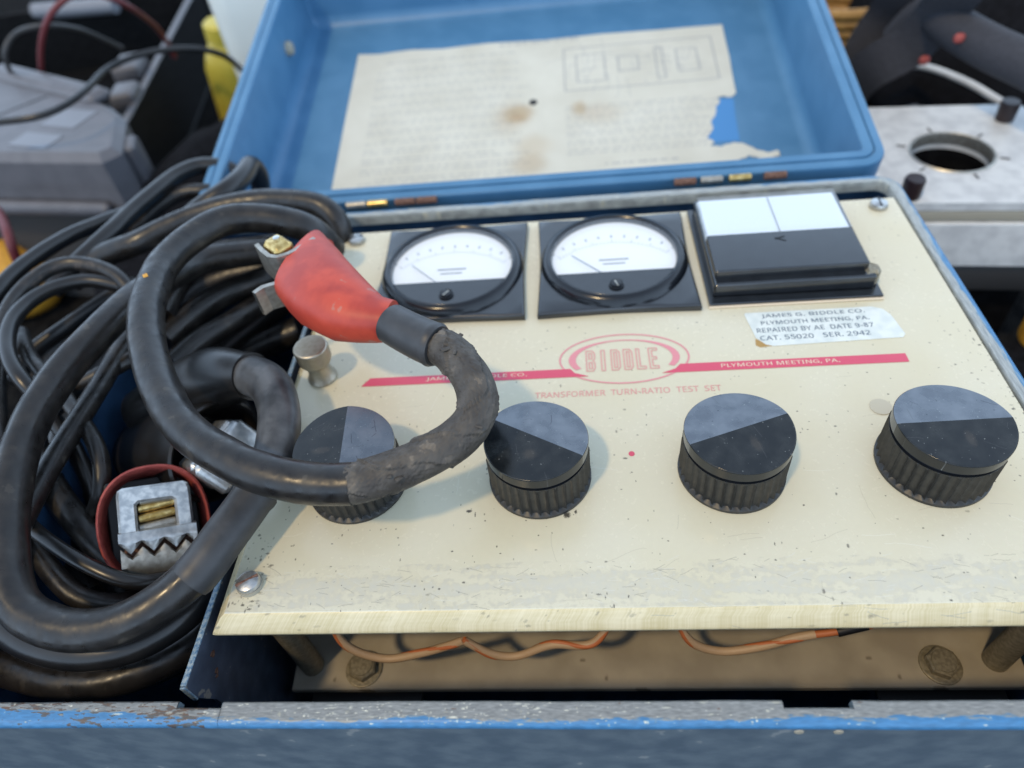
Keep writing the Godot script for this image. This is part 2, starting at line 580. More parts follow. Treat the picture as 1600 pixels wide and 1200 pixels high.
const PX0 := -0.0598
const PX1 := 0.2617
const PZ0 := -0.1677
const PZ1 := 0.077

# the cream panel's own colour: yellowed plastic, grime, specks, and the scuffed band along its front edge
func panel_material() -> StandardMaterial3D:
	var w := 1680
	var h := 1280
	var im := Image.create(w, h, false, Image.FORMAT_RGB8)
	var rough := Image.create(w / 2, h / 2, false, Image.FORMAT_L8)
	var big := noise(0.0025, 3, 101).get_image(w, h).get_data()
	var fine := noise(0.05, 4, 102).get_image(w, h).get_data()
	var scuff := noise(0.012, 5, 103).get_image(w, h).get_data()
	var base := lin(0.62, 0.56, 0.39)
	var pale := lin(0.655, 0.61, 0.465)
	var grey := lin(0.42, 0.385, 0.30)
	var blue := lin(0.47, 0.46, 0.41)
	for j in h:
		var z := PZ0 + (PZ1 - PZ0) * j / h
		var band := clampf(1.0 - absf(z - 0.0685) / 0.0105, 0.0, 1.0)
		for i in w:
			var k := j * w + i
			var c := base.lerp(pale, big[k] / 255.0)
			var f := (fine[k] - 128) / 255.0
			c = c * (1.0 + f * 0.012)
			if band > 0.0:
				var s := scuff[int(j * 2.6) % h * w + i / 2] / 255.0 + f * 0.7 + band * 0.55 - 0.62
				if s > 0.0:
					c = c.lerp(grey.lerp(blue, clampf((s - 0.15) * 3.0, 0.0, 1.0)), clampf(s * 1.5, 0.0, 0.42) * (0.75 + 0.9 * f))
			im.set_pixel(i, j, c)
			if i % 2 == 0 and j % 2 == 0:
				rough.set_pixel(i / 2, j / 2, Color.WHITE * clampf(0.2 + 0.25 * band * scuff[k] / 255.0 + 0.12 * f + (0.05 if big[k] > 120 else 0.0), 0.1, 0.7))
	var dark := lin(0.05, 0.045, 0.035)
	for i in 760:
		var y := h * (1.0 - pow(rng.randf(), 1.5)) if i % 3 else rng.randf() * h
		speck(im, rng.randf() * w, y, rng.randf_range(0.7, 2.4) * (1.7 if rng.randf() < 0.07 else 1.0), dark, rng.randf_range(0.25, 0.85))
	for i in 150:
		speck(im, w * (1.0 - pow(rng.randf(), 3.0) * 0.06), rng.randf_range(0.45, 1.0) * h, rng.randf_range(1.0, 4.0), dark, rng.randf_range(0.1, 0.5))
	for p in [[906, 876, 5], [915, 884, 3], [1040, 890, 8], [1052, 884, 4]]:
		speck(im, (p[0] - 600) * 1.55, 1030 + (p[1] - 850) * 1.1, p[2], dark, 0.9)
	for i in 46:
		scratch(im, rng.randf() * w, h * rng.randf_range(0.5, 1.0), rng.randf_range(-0.4, 0.4) + (PI / 2 if i % 4 == 0 else 0.0), rng.randf_range(10, 90), lin(0.4, 0.36, 0.26) if i % 3 else lin(0.8, 0.78, 0.7), 0.5)
	for i in 240:   # dark scratches and dirt in the scuffed band
		scratch(im, rng.randf() * w, (0.0675 + rng.randf_range(-0.009, 0.009) - PZ0) / (PZ1 - PZ0) * h, rng.randf_range(-0.5, 0.5), rng.randf_range(3, 34), lin(0.2, 0.18, 0.14) if i % 2 else lin(0.66, 0.66, 0.62), 0.45)
	for i in 60:   # grime at the corner screw
		speck(im, rng.randf_range(0.0, 70.0), rng.randf_range(h * 0.86, h), rng.randf_range(1.0, 4.0), dark, rng.randf_range(0.1, 0.6))
	var m := mat(Color.WHITE, 1.0)
	m.albedo_color = Color.WHITE
	m.albedo_texture = ImageTexture.create_from_image(im)
	m.roughness_texture = ImageTexture.create_from_image(rough)
	m.uv1_scale = Vector3(1.0 / (PX1 - PX0), 1.0 / (PZ1 - PZ0), 1)
	m.uv1_offset = Vector3(-PX0 / (PX1 - PX0), -PZ0 / (PZ1 - PZ0), 0)
	m.texture_repeat = false
	return m

# sawn plastic edge: fine upright marks
func edge_material() -> StandardMaterial3D:
	var w := 2048
	var im := Image.create(w, 64, false, Image.FORMAT_RGB8)
	var n1 := noise(0.02, 3, 111)
	var n2 := noise(0.4, 2, 112)
	for i in w:
		var a := n1.get_noise_1d(i) * 0.5 + n2.get_noise_1d(i) * 0.5
		for j in 64:
			var c := lin(0.56, 0.47, 0.26).lerp(lin(0.7, 0.61, 0.4), clampf(0.5 + a * 1.1 + 0.25 * n1.get_noise_2d(i, j * 6.0), 0.0, 1.0))
			im.set_pixel(i, j, c)
	for i in 130:
		speck(im, rng.randf() * w, rng.randf_range(0, 64), rng.randf_range(1.0, 4.5), lin(0.16, 0.14, 0.1), rng.randf_range(0.1, 0.5))
	for i in 36:
		scratch(im, pow(rng.randf(), 3.0) * w * 0.3, rng.randf_range(0, 64), rng.randf_range(-0.3, 0.3), 30, lin(0.2, 0.22, 0.24), 0.4)
	var m := mat(Color.WHITE, 0.32)
	m.albedo_color = Color.WHITE
	m.albedo_texture = ImageTexture.create_from_image(im)
	return m

# chipped enamel along a rim: u runs along it, v from its inner lip (worn grey, cream primer showing) to its outer edge (blue)
func rim_material(sd: int, wear: float, grey := Color(0.23, 0.215, 0.19)) -> StandardMaterial3D:
	var w := 2048
	var h := 96
	var im := Image.create(w, h, false, Image.FORMAT_RGB8)
	var n1 := noise(0.006, 3, sd)
	var n2 := noise(0.035, 4, sd + 1)
	var n3 := noise(0.055, 4, sd + 2)
	var blue := lin(0.055, 0.19, 0.37)
	grey = grey.linear_to_srgb()
	var prim := lin(0.5, 0.48, 0.38)
	var rust := lin(0.1, 0.05, 0.028)
	for i in w:
		var u := float(i) / w
		var left := clampf(1.0 - u / 0.3, 0.0, 1.0)
		for j in h:
			var v := float(j) / h
			var a := n1.get_noise_2d(i, j * 2.0)
			var b := n2.get_noise_2d(i, j * 2.0)
			var s := n3.get_noise_2d(i, j * 2.4)
			var c := blue * (1.0 + 0.14 * b)
			var worn := (0.70 - v) * 4.0 * wear + a * 0.7 + b * 0.5 - left * 2.4 * wear - clampf((u - 0.62) / 0.3, 0.0, 1.0) * 0.75 * wear - (1.0 - wear) * 0.6
			if worn > 0.0:
				c = c.lerp(grey * (1.0 + 0.18 * s + 0.12 * b), clampf(worn * 3.0, 0.0, 0.92))
			if left * wear > 0.1 and b + a * 0.6 > 0.22:
				c = c.lerp(rust if s > 0.0 else grey * 0.6, 0.85)
			im.set_pixel(i, j, c)
	for i in int(900 * wear):   # primer showing in clusters
		var cu := rng.randfn(0.44, 0.13) if i % 3 else rng.randf()
		var cv := rng.randf_range(0.03, 0.82)
		if n1.get_noise_2d(cu * w * 2.0, cv * 300.0) + n2.get_noise_2d(cu * w, cv * h * 2.0) < -0.05:
			continue
		speck(im, cu * w, cv * h, rng.randf_range(0.8, 3.2) * (2.0 if rng.randf() < 0.12 else 1.0), prim * rng.randf_range(0.8, 1.2), rng.randf_range(0.35, 0.95))
	for i in 26:
		speck(im, rng.randf() * w, rng.randf() * h, rng.randf_range(1.0, 4.0), rust, rng.randf_range(0.2, 0.7))
	var m := mat(Color.WHITE, 0.42)
	m.albedo_color = Color.WHITE
	m.albedo_texture = ImageTexture.create_from_image(im)
	m.heightmap_enabled = true
	m.heightmap_texture = m.albedo_texture
	m.heightmap_scale = 0.006
	m.heightmap_flip_texture = false
	return m

# sweeps a profile of (inset, y) along an open line in (x, z); the inset is towards the line's right-hand side
func sweep_into(mb: MB, line: PackedVector2Array, prof: Array, v0: Array, closed := false) -> void:
	var run := PackedFloat32Array([0.0])
	for i in range(1, line.size()):
		run.append(run[i - 1] + line[i].distance_to(line[i - 1]))
	var rings := []
	for i in line.size():
		var e := (line[i] - line[maxi(i - 1, 0)]).normalized() if i > 0 else (line[1] - line[0]).normalized()
		var f := (line[mini(i + 1, line.size() - 1)] - line[i]).normalized() if i < line.size() - 1 else e
		var m := Vector2(-e.y - f.y, e.x + f.x)
		m = m / (m.length_squared() * 0.5)
		var ring := PackedVector3Array()
		for p: Vector2 in prof:
			var q := line[i] + m * p.x
			ring.append(Vector3(q.x, p.y, q.y))
		rings.append(ring)
	var total := run[run.size() - 1]
	var k := prof.size()
	for i in line.size() - 1:
		for j in (k if closed else k - 1):
			var j2 := (j + 1) % k
			mb.quad(rings[i][j], rings[i][j2], rings[i + 1][j2], rings[i + 1][j], Vector2(run[i] / total, v0[j]), Vector2(run[i] / total, v0[j2]), Vector2(run[i + 1] / total, v0[j2]), Vector2(run[i + 1] / total, v0[j]))

func corner(o: PackedVector2Array, c: Vector2, r: float, a0: float, a1: float, k := 8) -> void:
	for i in k + 1:
		var a := lerpf(a0, a1, float(i) / k)
		o.append(c + Vector2(cos(a), sin(a)) * r)

const CX0 := -0.1745
const CX1 := 0.2705
const CZ0 := -0.193
const CZ1 := 0.118

func build_case(root: Node3D) -> void:
	var rim_m := rim_material(201, 0.7, Color(0.34, 0.34, 0.31))
	# three walls and their rim: from the front left corner round the back to the front right
	var line := PackedVector2Array([Vector2(CX0, CZ1 - 0.004)])
	corner(line, Vector2(CX0 + 0.014, CZ0 + 0.014), 0.014, PI, PI * 1.5)
	corner(line, Vector2(CX1 - 0.014, CZ0 + 0.014), 0.014, PI * 1.5, TAU)
	line.append(Vector2(CX1, CZ1 - 0.004))
	var mb := MB.new()
	var prof := [Vector2(0.0075, -0.0065), Vector2(0.0075, -0.001), Vector2(0.0068, 0), Vector2(0.002, 0), Vector2(0.0006, -0.0008), Vector2(0, -0.0024), Vector2(0, -0.0058), Vector2(0.0014, -0.0065)]
	sweep_into(mb, line, prof, [0.0, 0.06, 0.12, 0.62, 0.76, 0.9, 0.96, 1.0], true)
	part("rim", mb.done(40.0), rim_m, root)
	mb = MB.new()
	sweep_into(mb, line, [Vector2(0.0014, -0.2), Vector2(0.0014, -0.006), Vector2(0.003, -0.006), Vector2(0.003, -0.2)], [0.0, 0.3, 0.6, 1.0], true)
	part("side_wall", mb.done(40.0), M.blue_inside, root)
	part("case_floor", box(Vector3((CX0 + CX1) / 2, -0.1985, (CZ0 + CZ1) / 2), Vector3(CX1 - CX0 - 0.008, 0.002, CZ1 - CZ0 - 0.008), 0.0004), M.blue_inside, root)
	# the front wall with its turned-in flange, two notches cut in the inner lip
	part("front_wall", box(Vector3((CX0 + CX1) / 2, -0.1015, 0.1152), Vector3(CX1 - CX0 - 0.001, 0.197, 0.0016), 0.0004), M.blue_dusty, root)
	mb = MB.new()
	var cuts := [[CX0, -0.0655, 0.0], [-0.0655, -0.0496, 0.0021], [-0.0496, 0.1382, 0.0], [0.1382, 0.1598, 0.0023], [0.1598, CX1, 0.0]]
	for c in cuts:
		var zi: float = 0.1090 + c[2]
		var pr := [Vector2(zi, -0.0040), Vector2(zi, -0.0008), Vector2(zi + 0.0007, 0.0), Vector2(0.1148, 0.0), Vector2(0.1160, -0.0004), Vector2(0.1168, -0.0012), Vector2(0.1171, -0.0022), Vector2(0.1169, -0.0034), Vector2(0.1160, -0.0040)]
		var vv := []
		for p: Vector2 in pr:
			vv.append(clampf((p.x - 0.109) / 0.0081 * 0.9 + (0.08 if p.y < -0.003 and p.x > 0.116 else 0.0), 0.0, 0.99))
		var kx: int = maxi(1, int((c[1] - c[0]) / 0.01))
		for i in kx:
			var xa := lerpf(c[0], c[1], float(i) / kx)
			var xb := lerpf(c[0], c[1], float(i + 1) / kx)
			# small dents: the flange is not quite straight
			var da := 0.00035 * sin(xa * 61.0) + 0.0002 * sin(xa * 171.0)
			var db := 0.00035 * sin(xb * 61.0) + 0.0002 * sin(xb * 171.0)
			for j in pr.size():
				var p: Vector2 = pr[j]
				var q: Vector2 = pr[(j + 1) % pr.size()]
				var ua := (xa - CX0) / (CX1 - CX0)
				var ub := (xb - CX0) / (CX1 - CX0)
				mb.quad(Vector3(xa, p.y + da, p.x), Vector3(xa, q.y + da, q.x), Vector3(xb, q.y + db, q.x), Vector3(xb, p.y + db, p.x), Vector2(ua, vv[j]), Vector2(ua, vv[(j + 1) % pr.size()]), Vector2(ub, vv[(j + 1) % pr.size()]), Vector2(ub, vv[j]))
		for e: int in [0, 1]:
			for j in range(1, pr.size() - 1):
				var a := Vector3(c[e], pr[0].y, pr[0].x)
				var b := Vector3(c[e], pr[j].y, pr[j].x)
				var d := Vector3(c[e], pr[j + 1].y, pr[j + 1].x)
				if e == 1:
					mb.tri(a, b, d)
				else:
					mb.tri(a, d, b)
	part("front_rim", mb.done(40.0), rim_material(211, 1.0), root)
	for x: float in [0.1435, 0.1558]:
		part("rivet", lathe([Vector2(0.0016, 0), Vector2(0.0014, 0.0004), Vector2(0, 0.0006)], 16, Vector3(x, -0.0085, 0.116), Basis(Vector3.RIGHT, PI / 2)), M.beige, root)
	# sheet between the lead compartment and the instrument
	var zy := PackedVector2Array([Vector2(0.1019, 0.007), Vector2(0.1019, 0.0175), Vector2(0.0975, 0.0315), Vector2(0.088, 0.19), Vector2(-0.18, 0.19), Vector2(-0.18, 0.007)])
	var sheet := part("partition", prism(zy, -0.0008, 0.0008, 0.0002), M.partition, root)
	sheet.transform = Transform3D(Basis(Vector3(0, 0, 1), Vector3(-1, 0, 0), Vector3(0, -1, 0)), Vector3(-0.070, 0, 0))
	part("partition_edge", box(Vector3(-0.0701, -0.0069, -0.039), Vector3(0.0021, 0.0009, 0.2812), 0.0002), M.edge_worn, root)
	part("partition_edge", box(Vector3(-0.0701, -0.0124, 0.1022), Vector3(0.0021, 0.0112, 0.0009), 0.0002), M.edge_worn, root)
	for p in [[0.085, -0.018, 0.0018], [0.089, -0.025, 0.0014], [0.0905, -0.0262, 0.001]]:
		var poly := PackedVector2Array()
		for i in 9:
			var a := TAU * i / 9
			poly.append(Vector2(cos(a), sin(a)) * p[2] * rng.randf_range(0.55, 1.2))
		var s := part("rust_spot", prism(poly, 0, 0.0003, 0.0001), M.rust, root)
		s.transform = Transform3D(Basis(Vector3(0, 0, 1), Vector3(1, 0, 0), Vector3(0, 1, 0)), Vector3(-0.0692, p[1], p[0]))
	build_lid(root)
	# hinge knuckles between lid and case
	var kn := [[-0.066, 0.0, 0], [-0.052, 0.0, 1], [-0.034, 0.0, 2], [-0.02, 0, 3], [0.142, 0.0, 3], [0.158, 0, 0], [0.175, 0.0, 1], [0.196, 0.0, 2]]
	for k in kn:
		var m: Material = [M.steel_dull, M.brass, M.rust, M.rust][k[2]]
		part("hinge_knuckle", lathe([Vector2(0, 0), Vector2(0.0021, 0), Vector2(0.0024, 0.0004), Vector2(0.0024, 0.0126), Vector2(0.0021, 0.013), Vector2(0, 0.013)], 20, Vector3(k[0], 0.0005, -0.1985), Basis(Vector3.FORWARD, PI / 2)), m, root)

func build_lid(root: Node3D) -> void:
	var lid := Node3D.new()
	lid.name = "lid"
	root.add_child(lid)
	lid.transform = Transform3D(Basis(Vector3.RIGHT, 0.192), Vector3(0, 0, -0.2036))
	var mb := MB.new()
	var rings := []
	for p in [[0.002, -0.0665], [0.0, -0.0645], [0.0, -0.0022], [0.0007, -0.0006], [0.002, 0.0], [0.0058, 0.0], [0.0062, -0.0013], [0.0069, -0.0013], [0.0073, 0.0006], [0.0122, 0.0006], [0.0131, -0.0003], [0.0135, -0.047], [0.0142, -0.0515], [0.0163, -0.0553], [0.0195, -0.0577], [0.0235, -0.0585]]:
		var o: float = p[0]
		rings.append(round_rect(-0.1739 + o, 0.2721 - o, -0.3215 + o, -o, maxf(0.016 - o, 0.003), p[1], 7))
	loft_into(mb, rings)
	part("shell", mb.done(36.0), M.blue, lid)
	# the printed sheet glued to the lid's floor, torn at its right end
	var outline := [[-0.1101, 0.2556], [-0.09, 0.2532], [-0.06, 0.2553], [-0.03, 0.2524], [0.01, 0.2546], [0.06, 0.2516], [0.11, 0.2530], [0.16, 0.2512], [0.2156, 0.2505], [0.2150, 0.205], [0.2132, 0.1562], [0.2085, 0.1520], [0.2020, 0.1545], [0.1979, 0.1525], [0.1990, 0.1465], [0.1950, 0.1410], [0.1937, 0.1309], [0.1890, 0.1240], [0.1895, 0.1150], [0.1839, 0.1056], [0.1885, 0.1010], [0.1850, 0.0965], [0.1925, 0.0945], [0.2030, 0.0985], [0.2109, 0.0952], [0.2170, 0.0880], [0.2255, 0.0842], [0.2326, 0.0865], [0.2335, 0.0800], [0.2242, 0.0774], [0.2170, 0.0800], [0.2115, 0.0830], [0.2030, 0.0772], [0.1776, 0.0735], [0.1000, 0.0712], [0.0200, 0.0690], [-0.1060, 0.0690], [-0.1085, 0.0710]]
	var poly := PackedVector2Array()
	for i in outline.size():
		var a := Vector2(outline[i][0], -outline[i][1])
		var nx: Array = outline[(i + 1) % outline.size()]
		var b := Vector2(nx[0], -nx[1])
		var torn := i >= 10 and i < 33
		var k := 3 if torn else 2
		for j in k:
			poly.append(a.lerp(b, float(j) / k) + (Vector2(rng.randf_range(-1, 1), rng.randf_range(-1, 1)) * (0.0009 if torn else 0.0003) if j > 0 else Vector2.ZERO))
	var sheet := part("paper_sheet", prism(poly, -0.0584, -0.0581, 0.0), sheet_material(), lid)
	sheet.set_meta("label", "torn cream instruction sheet with a circuit diagram")
	var patch := PackedVector2Array()
	for q in [[0.19, 0.152], [0.2105, 0.150], [0.2085, 0.128], [0.2075, 0.1], [0.185, 0.1], [0.182, 0.112], [0.187, 0.132]]:
		patch.append(Vector2(q[0], -q[1]))
	part("unfaded_paint", prism(patch, -0.05845, -0.05828), M.blue_fresh, lid)
	part("stud_hole", lathe([Vector2(0, 0), Vector2(0.0034, 0), Vector2(0.0032, 0.0006), Vector2(0, 0.0007)], 20, Vector3(0.0505, -0.0581, -0.1654)), M.black, lid)
	part("bumper", lathe([Vector2(0, 0), Vector2(0.006, 0), Vector2(0.006, 0.003), Vector2(0.0045, 0.005), Vector2(0, 0.0056)], 20, Vector3(-0.1608, -0.028, -0.2255), Basis(Vector3.FORWARD, PI / 2)), M.beige, lid)

# the sheet's print: rows of illegible text, a small circuit diagram, brown stains
func sheet_material() -> StandardMaterial3D:
	var w := 1024
	var h := 576
	var im := Image.create(w, h, false, Image.FORMAT_RGB8)
	var n1 := noise(0.006, 4, 301).get_image(w, h).get_data()
	var paper := lin(0.56, 0.535, 0.44)
	var paper2 := lin(0.66, 0.64, 0.54)
	for j in h:
		for i in w:
			im.set_pixel(i, j, paper.lerp(paper2, n1[j * w + i] / 255.0))
	var ink := lin(0.33, 0.33, 0.32)
	var row := func(x0: int, x1: int, y: int, hh: int, k: float) -> void:
		var x := x0
		while x < x1:
			var l := rng.randi_range(6, 26)
			for i in range(x, mini(x + l, x1)):
				for j in range(y, y + hh):
					if rng.randf() < 0.72:
						im.set_pixel(i, j, im.get_pixel(i, j).lerp(ink, k))
			x += l + rng.randi_range(4, 8)
	row.call(400, 600, 26, 9, 0.8)
	row.call(110, 440, 62, 6, 0.6)
	for k in 13:
		row.call(90 + (40 if k % 4 == 0 else 0), 480 - rng.randi_range(0, 90), 92 + k * 34, 5, 0.6)
		row.call(90, 480 - rng.randi_range(0, 40), 104 + k * 34, 5, 0.6)
	for k in 6:
		row.call(560, 930 - rng.randi_range(0, 90), 300 + k * 30, 5, 0.6)
		row.call(560, 930 - rng.randi_range(0, 40), 312 + k * 30, 5, 0.6)
	row.call(640, 800, 500, 7, 0.7)
	var rect := func(x0: int, y0: int, x1: int, y1: int) -> void:
		for t in 3:
			for i in range(x0, x1):
				im.set_pixel(i, y0 + t, ink); im.set_pixel(i, y1 - t, ink)
			for j in range(y0, y1):
				im.set_pixel(x0 + t, j, ink); im.set_pixel(x1 - t, j, ink)
	rect.call(560, 70, 920, 240)
	rect.call(590, 100, 660, 210)
	rect.call(690, 120, 740, 180)
	rect.call(780, 96, 800, 220)
	rect.call(830, 110, 880, 200)
	for k in 70:
		scratch(im, rng.randf_range(570, 900), rng.randf_range(84, 220), (PI / 2) * rng.randi_range(0, 3), rng.randf_range(20, 90), ink, 0.85)
	for p in [[452, 302, 34, 0.5], [445, 330, 24, 0.35], [590, 300, 22, 0.45], [485, 430, 46, 0.2], [470, 480, 40, 0.25], [640, 330, 50, 0.14], [430, 320, 60, 0.14]]:
		for t in 3:
			speck(im, p[0] + rng.randf_range(-8, 8), p[1] + rng.randf_range(-8, 8), p[2], lin(0.36, 0.22, 0.1), p[3] * 0.36)
	var m := mat(Color.WHITE, 0.7)
	m.albedo_color = Color.WHITE
	m.albedo_texture = ImageTexture.create_from_image(im)
	m.uv1_scale = Vector3(1.0 / 0.36, 1.0 / 0.2, 1)
	m.uv1_offset = Vector3(0.12 / 0.36, 0.26 / 0.2, 0)
	m.texture_repeat = false
	return m

func ellipse(c: Vector2, rx: float, rz: float, a0 := 0.0, a1 := TAU, k := 64) -> Array:
	var o := []
	for i in k + (0 if a1 - a0 > TAU - 0.001 else 1):
		var a := lerpf(a0, a1, float(i) / k)
		o.append(c + Vector2(cos(a) * rx, sin(a) * rz))
	return o

func build_panel(root: Node3D) -> void:
	var panel := part("panel", null, null, root)
	var mb := MB.new()
	prism_into(mb, PackedVector2Array([Vector2(PX0, PZ0), Vector2(PX1, PZ0), Vector2(PX1, PZ1), Vector2(PX0, PZ1)]), -0.0065, 0.0, 0.0003)
	panel.mesh = mb.done(20.0)
	panel.material_override = panel_material()
	# bevelled, sawn edge along the front and the left
	var line := PackedVector2Array([Vector2(PX1, PZ1), Vector2(PX0, PZ1), Vector2(PX0, PZ0)])
	mb = MB.new()
	sweep_into(mb, line, [Vector2(0.0006, -0.0004), Vector2(0, -0.0003), Vector2(-0.0012, -0.0009), Vector2(-0.0050, -0.0056), Vector2(-0.0054, -0.0066), Vector2(-0.0050, -0.0083), Vector2(0.0006, -0.0083)], [0.0, 0.05, 0.2, 0.62, 0.7, 0.95, 1.0], true)
	part("bevelled_edge", mb.done(28.0), edge_material(), panel)
	# print: the red bar, the maker's oval, its name in outline letters
	var y := 0.00022
	mb = MB.new()
	prism_into(mb, PackedVector2Array([Vector2(-0.0235, -0.0430), Vector2(0.0742, -0.0430), Vector2(0.0762, -0.0402), Vector2(0.0826, -0.0377), Vector2(-0.0272, -0.0377)]), 0.0001, y, 0.0)
	part("red_bar", mb.done(10.0), M.ink, panel)
	mb = MB.new()
	prism_into(mb, PackedVector2Array([Vector2(0.1256, -0.0430), Vector2(0.2265, -0.0430), Vector2(0.2265, -0.0377), Vector2(0.1168, -0.0377), Vector2(0.1232, -0.0402)]), 0.0001, y, 0.0)
	part("red_bar", mb.done(10.0), M.ink, panel)
	mb = MB.new()
	ink_into(mb, ellipse(Vector2(0.0998, -0.0487), 0.0305, 0.0163, PI + 0.36 - 0.72, TAU + 0.36, 60), 0.0008, y - 0.00004)
	ink_into(mb, ellipse(Vector2(0.0998, -0.0487), 0.0305, 0.0163, 0.72, PI - 0.72, 40), 0.0008, y - 0.00004)
	part("logo_oval", mb.done(10.0, Vector3.UP), M.ink_pale, panel)
	mb = MB.new()   # inner band swelling towards its two lower ends
	for i in 56:
		var p := []
		for k in 2:
			var a := lerpf(PI - 0.5, TAU + 0.5, float(i + k) / 56)
			var wd := 0.0010 + 0.0024 * pow(absf(cos(a)), 2.0)
			for s: float in [-0.5, 0.5]:
				p.append(Vector3(0.0998 + cos(a) * (0.0246 + s * wd), y - 0.00006, -0.0485 + sin(a) * (0.0125 + s * wd * 0.7)))
		mb.quad(p[0], p[1], p[3], p[2])
	part("logo_band", mb.done(10.0, Vector3.UP), M.ink_pale, panel)
	mb = MB.new()
	var glyphs := [
		[[[0, 0], [0, 1], [0.75, 1], [1, 0.86], [1, 0.6], [0.78, 0.5], [1, 0.4], [1, 0.14], [0.75, 0]], [[0.32, 0.12], [0.32, 0.4], [0.66, 0.4], [0.66, 0.12]], [[0.32, 0.58], [0.32, 0.88], [0.66, 0.88], [0.66, 0.58]]],
		[[[0.3, 0], [0.3, 1], [0.7, 1], [0.7, 0]]],
		[[[0, 0], [0, 1], [0.7, 1], [1, 0.86], [1, 0.14], [0.7, 0]], [[0.34, 0.12], [0.34, 0.88], [0.66, 0.88], [0.66, 0.12]]],
		[[[0, 0], [0, 1], [0.7, 1], [1, 0.86], [1, 0.14], [0.7, 0]], [[0.34, 0.12], [0.34, 0.88], [0.66, 0.88], [0.66, 0.12]]],
		[[[0, 0], [0, 1], [1, 1], [1, 0.88], [0.36, 0.88], [0.36, 0]]],
		[[[0, 0], [0, 1], [1, 1], [1, 0.88], [0.36, 0.88], [0.36, 0.55], [0.85, 0.55], [0.85, 0.44], [0.36, 0.44], [0.36, 0.12], [1, 0.12], [1, 0]]]]
	for g in glyphs.size():
		for outl in glyphs[g]:
			var pts := []
			for q in outl:
				pts.append(Vector2(0.0820 + g * 0.00595 + q[0] * 0.0040, -0.0545 + q[1] * 0.0135))
			ink_into(mb, pts, 0.00052, y, true)
	part("logo_letters", mb.done(10.0, Vector3.UP), M.ink_light, panel)
	lettering("JAMES G. BIDDLE CO.", 0.0045, 0.0535, -0.0404, 0.0026, M.cream_ink, panel, 0.00030)
	lettering("PLYMOUTH MEETING, PA.", 0.1440, 0.1970, -0.0403, 0.0026, M.cream_ink, panel, 0.00030)
	lettering("TRANSFORMER  TURN-RATIO  TEST  SET", 0.0575, 0.1418, -0.0270, 0.0033, M.ink_light, panel, 0.0001)
	part("red_dot", lathe([Vector2(0.0013, 0), Vector2(0.0012, 0.0002), Vector2(0, 0.00025)], 20, Vector3(0.0988, 0.00005, 0.0085)), M.ink, panel)
	part("plug", lathe([Vector2(0.0046, 0), Vector2(0.0044, 0.0003), Vector2(0, 0.0004)], 28, Vector3(0.2062, 0.0001, -0.0118)), mat(Color(0.5, 0.455, 0.34), 0.3), panel)
	# repair sticker, its lower left corner gone
	var st := part("repair_sticker", prism(PackedVector2Array([Vector2(0.1615, -0.0757), Vector2(0.2215, -0.0757), Vector2(0.2262, -0.0735), Vector2(0.2285, -0.069), Vector2(0.2307, -0.0556), Vector2(0.2290, -0.0535), Vector2(0.1700, -0.0518), Vector2(0.1668, -0.0530), Vector2(0.1632, -0.0578), Vector2(0.1608, -0.0745)]), 0.00005, 0.0004, 0.00005), M.sticker, root)
	st.set_meta("label", "white sticker typed in dark capitals, corner torn")
	part("glue_stain", prism(PackedVector2Array([Vector2(0.1628, -0.0572), Vector2(0.1700, -0.0521), Vector2(0.1640, -0.0515), Vector2(0.1622, -0.0530)]), 0.00003, 0.00016), M.glue, st)
	lettering("JAMES G. BIDDLE CO.", 0.1685, 0.2175, -0.0725, 0.0029, M.blue_ink, st, 0.00045, false, 0.005)
	lettering("PLYMOUTH MEETING, PA.", 0.1675, 0.2180, -0.0676, 0.0029, M.blue_ink, st, 0.00045, false, 0.005)
	lettering("REPAIRED BY AE  DATE 9-87", 0.1645, 0.2185, -0.0627, 0.0029, M.blue_ink, st, 0.00045, false, 0.005)
	lettering("CAT. 55020   SER. 2942", 0.1650, 0.2155, -0.0573, 0.0030, M.blue_ink, st, 0.00045, false, 0.008)

func build_screw(root: Node3D, x: float, z: float, turn: float, lift := 0.0012) -> void:
	var s := part("screw", null, M.steel, root)
	var mb := MB.new()
	lathe_into(mb, [Vector2(0.0046, 0.0), Vector2(0.0048, 0.0012), Vector2(0.0043, 0.0023), Vector2(0.003, 0.0029), Vector2(0.0012, 0.0031), Vector2(0, 0.0031)], 28)
	s.mesh = mb.done(40.0)
	s.position = Vector3(x, lift, z)
	s.rotation.y = turn
	part("slot", box(Vector3(0, 0.0027, 0), Vector3(0.0088, 0.0010, 0.0011), 0.0002), M.rust if lift > 0.001 else M.black, s)
	part("spacer", lathe([Vector2(0.0050, -lift), Vector2(0.0050, 0.0001), Vector2(0, 0.0001)], 24), M.beige, s)

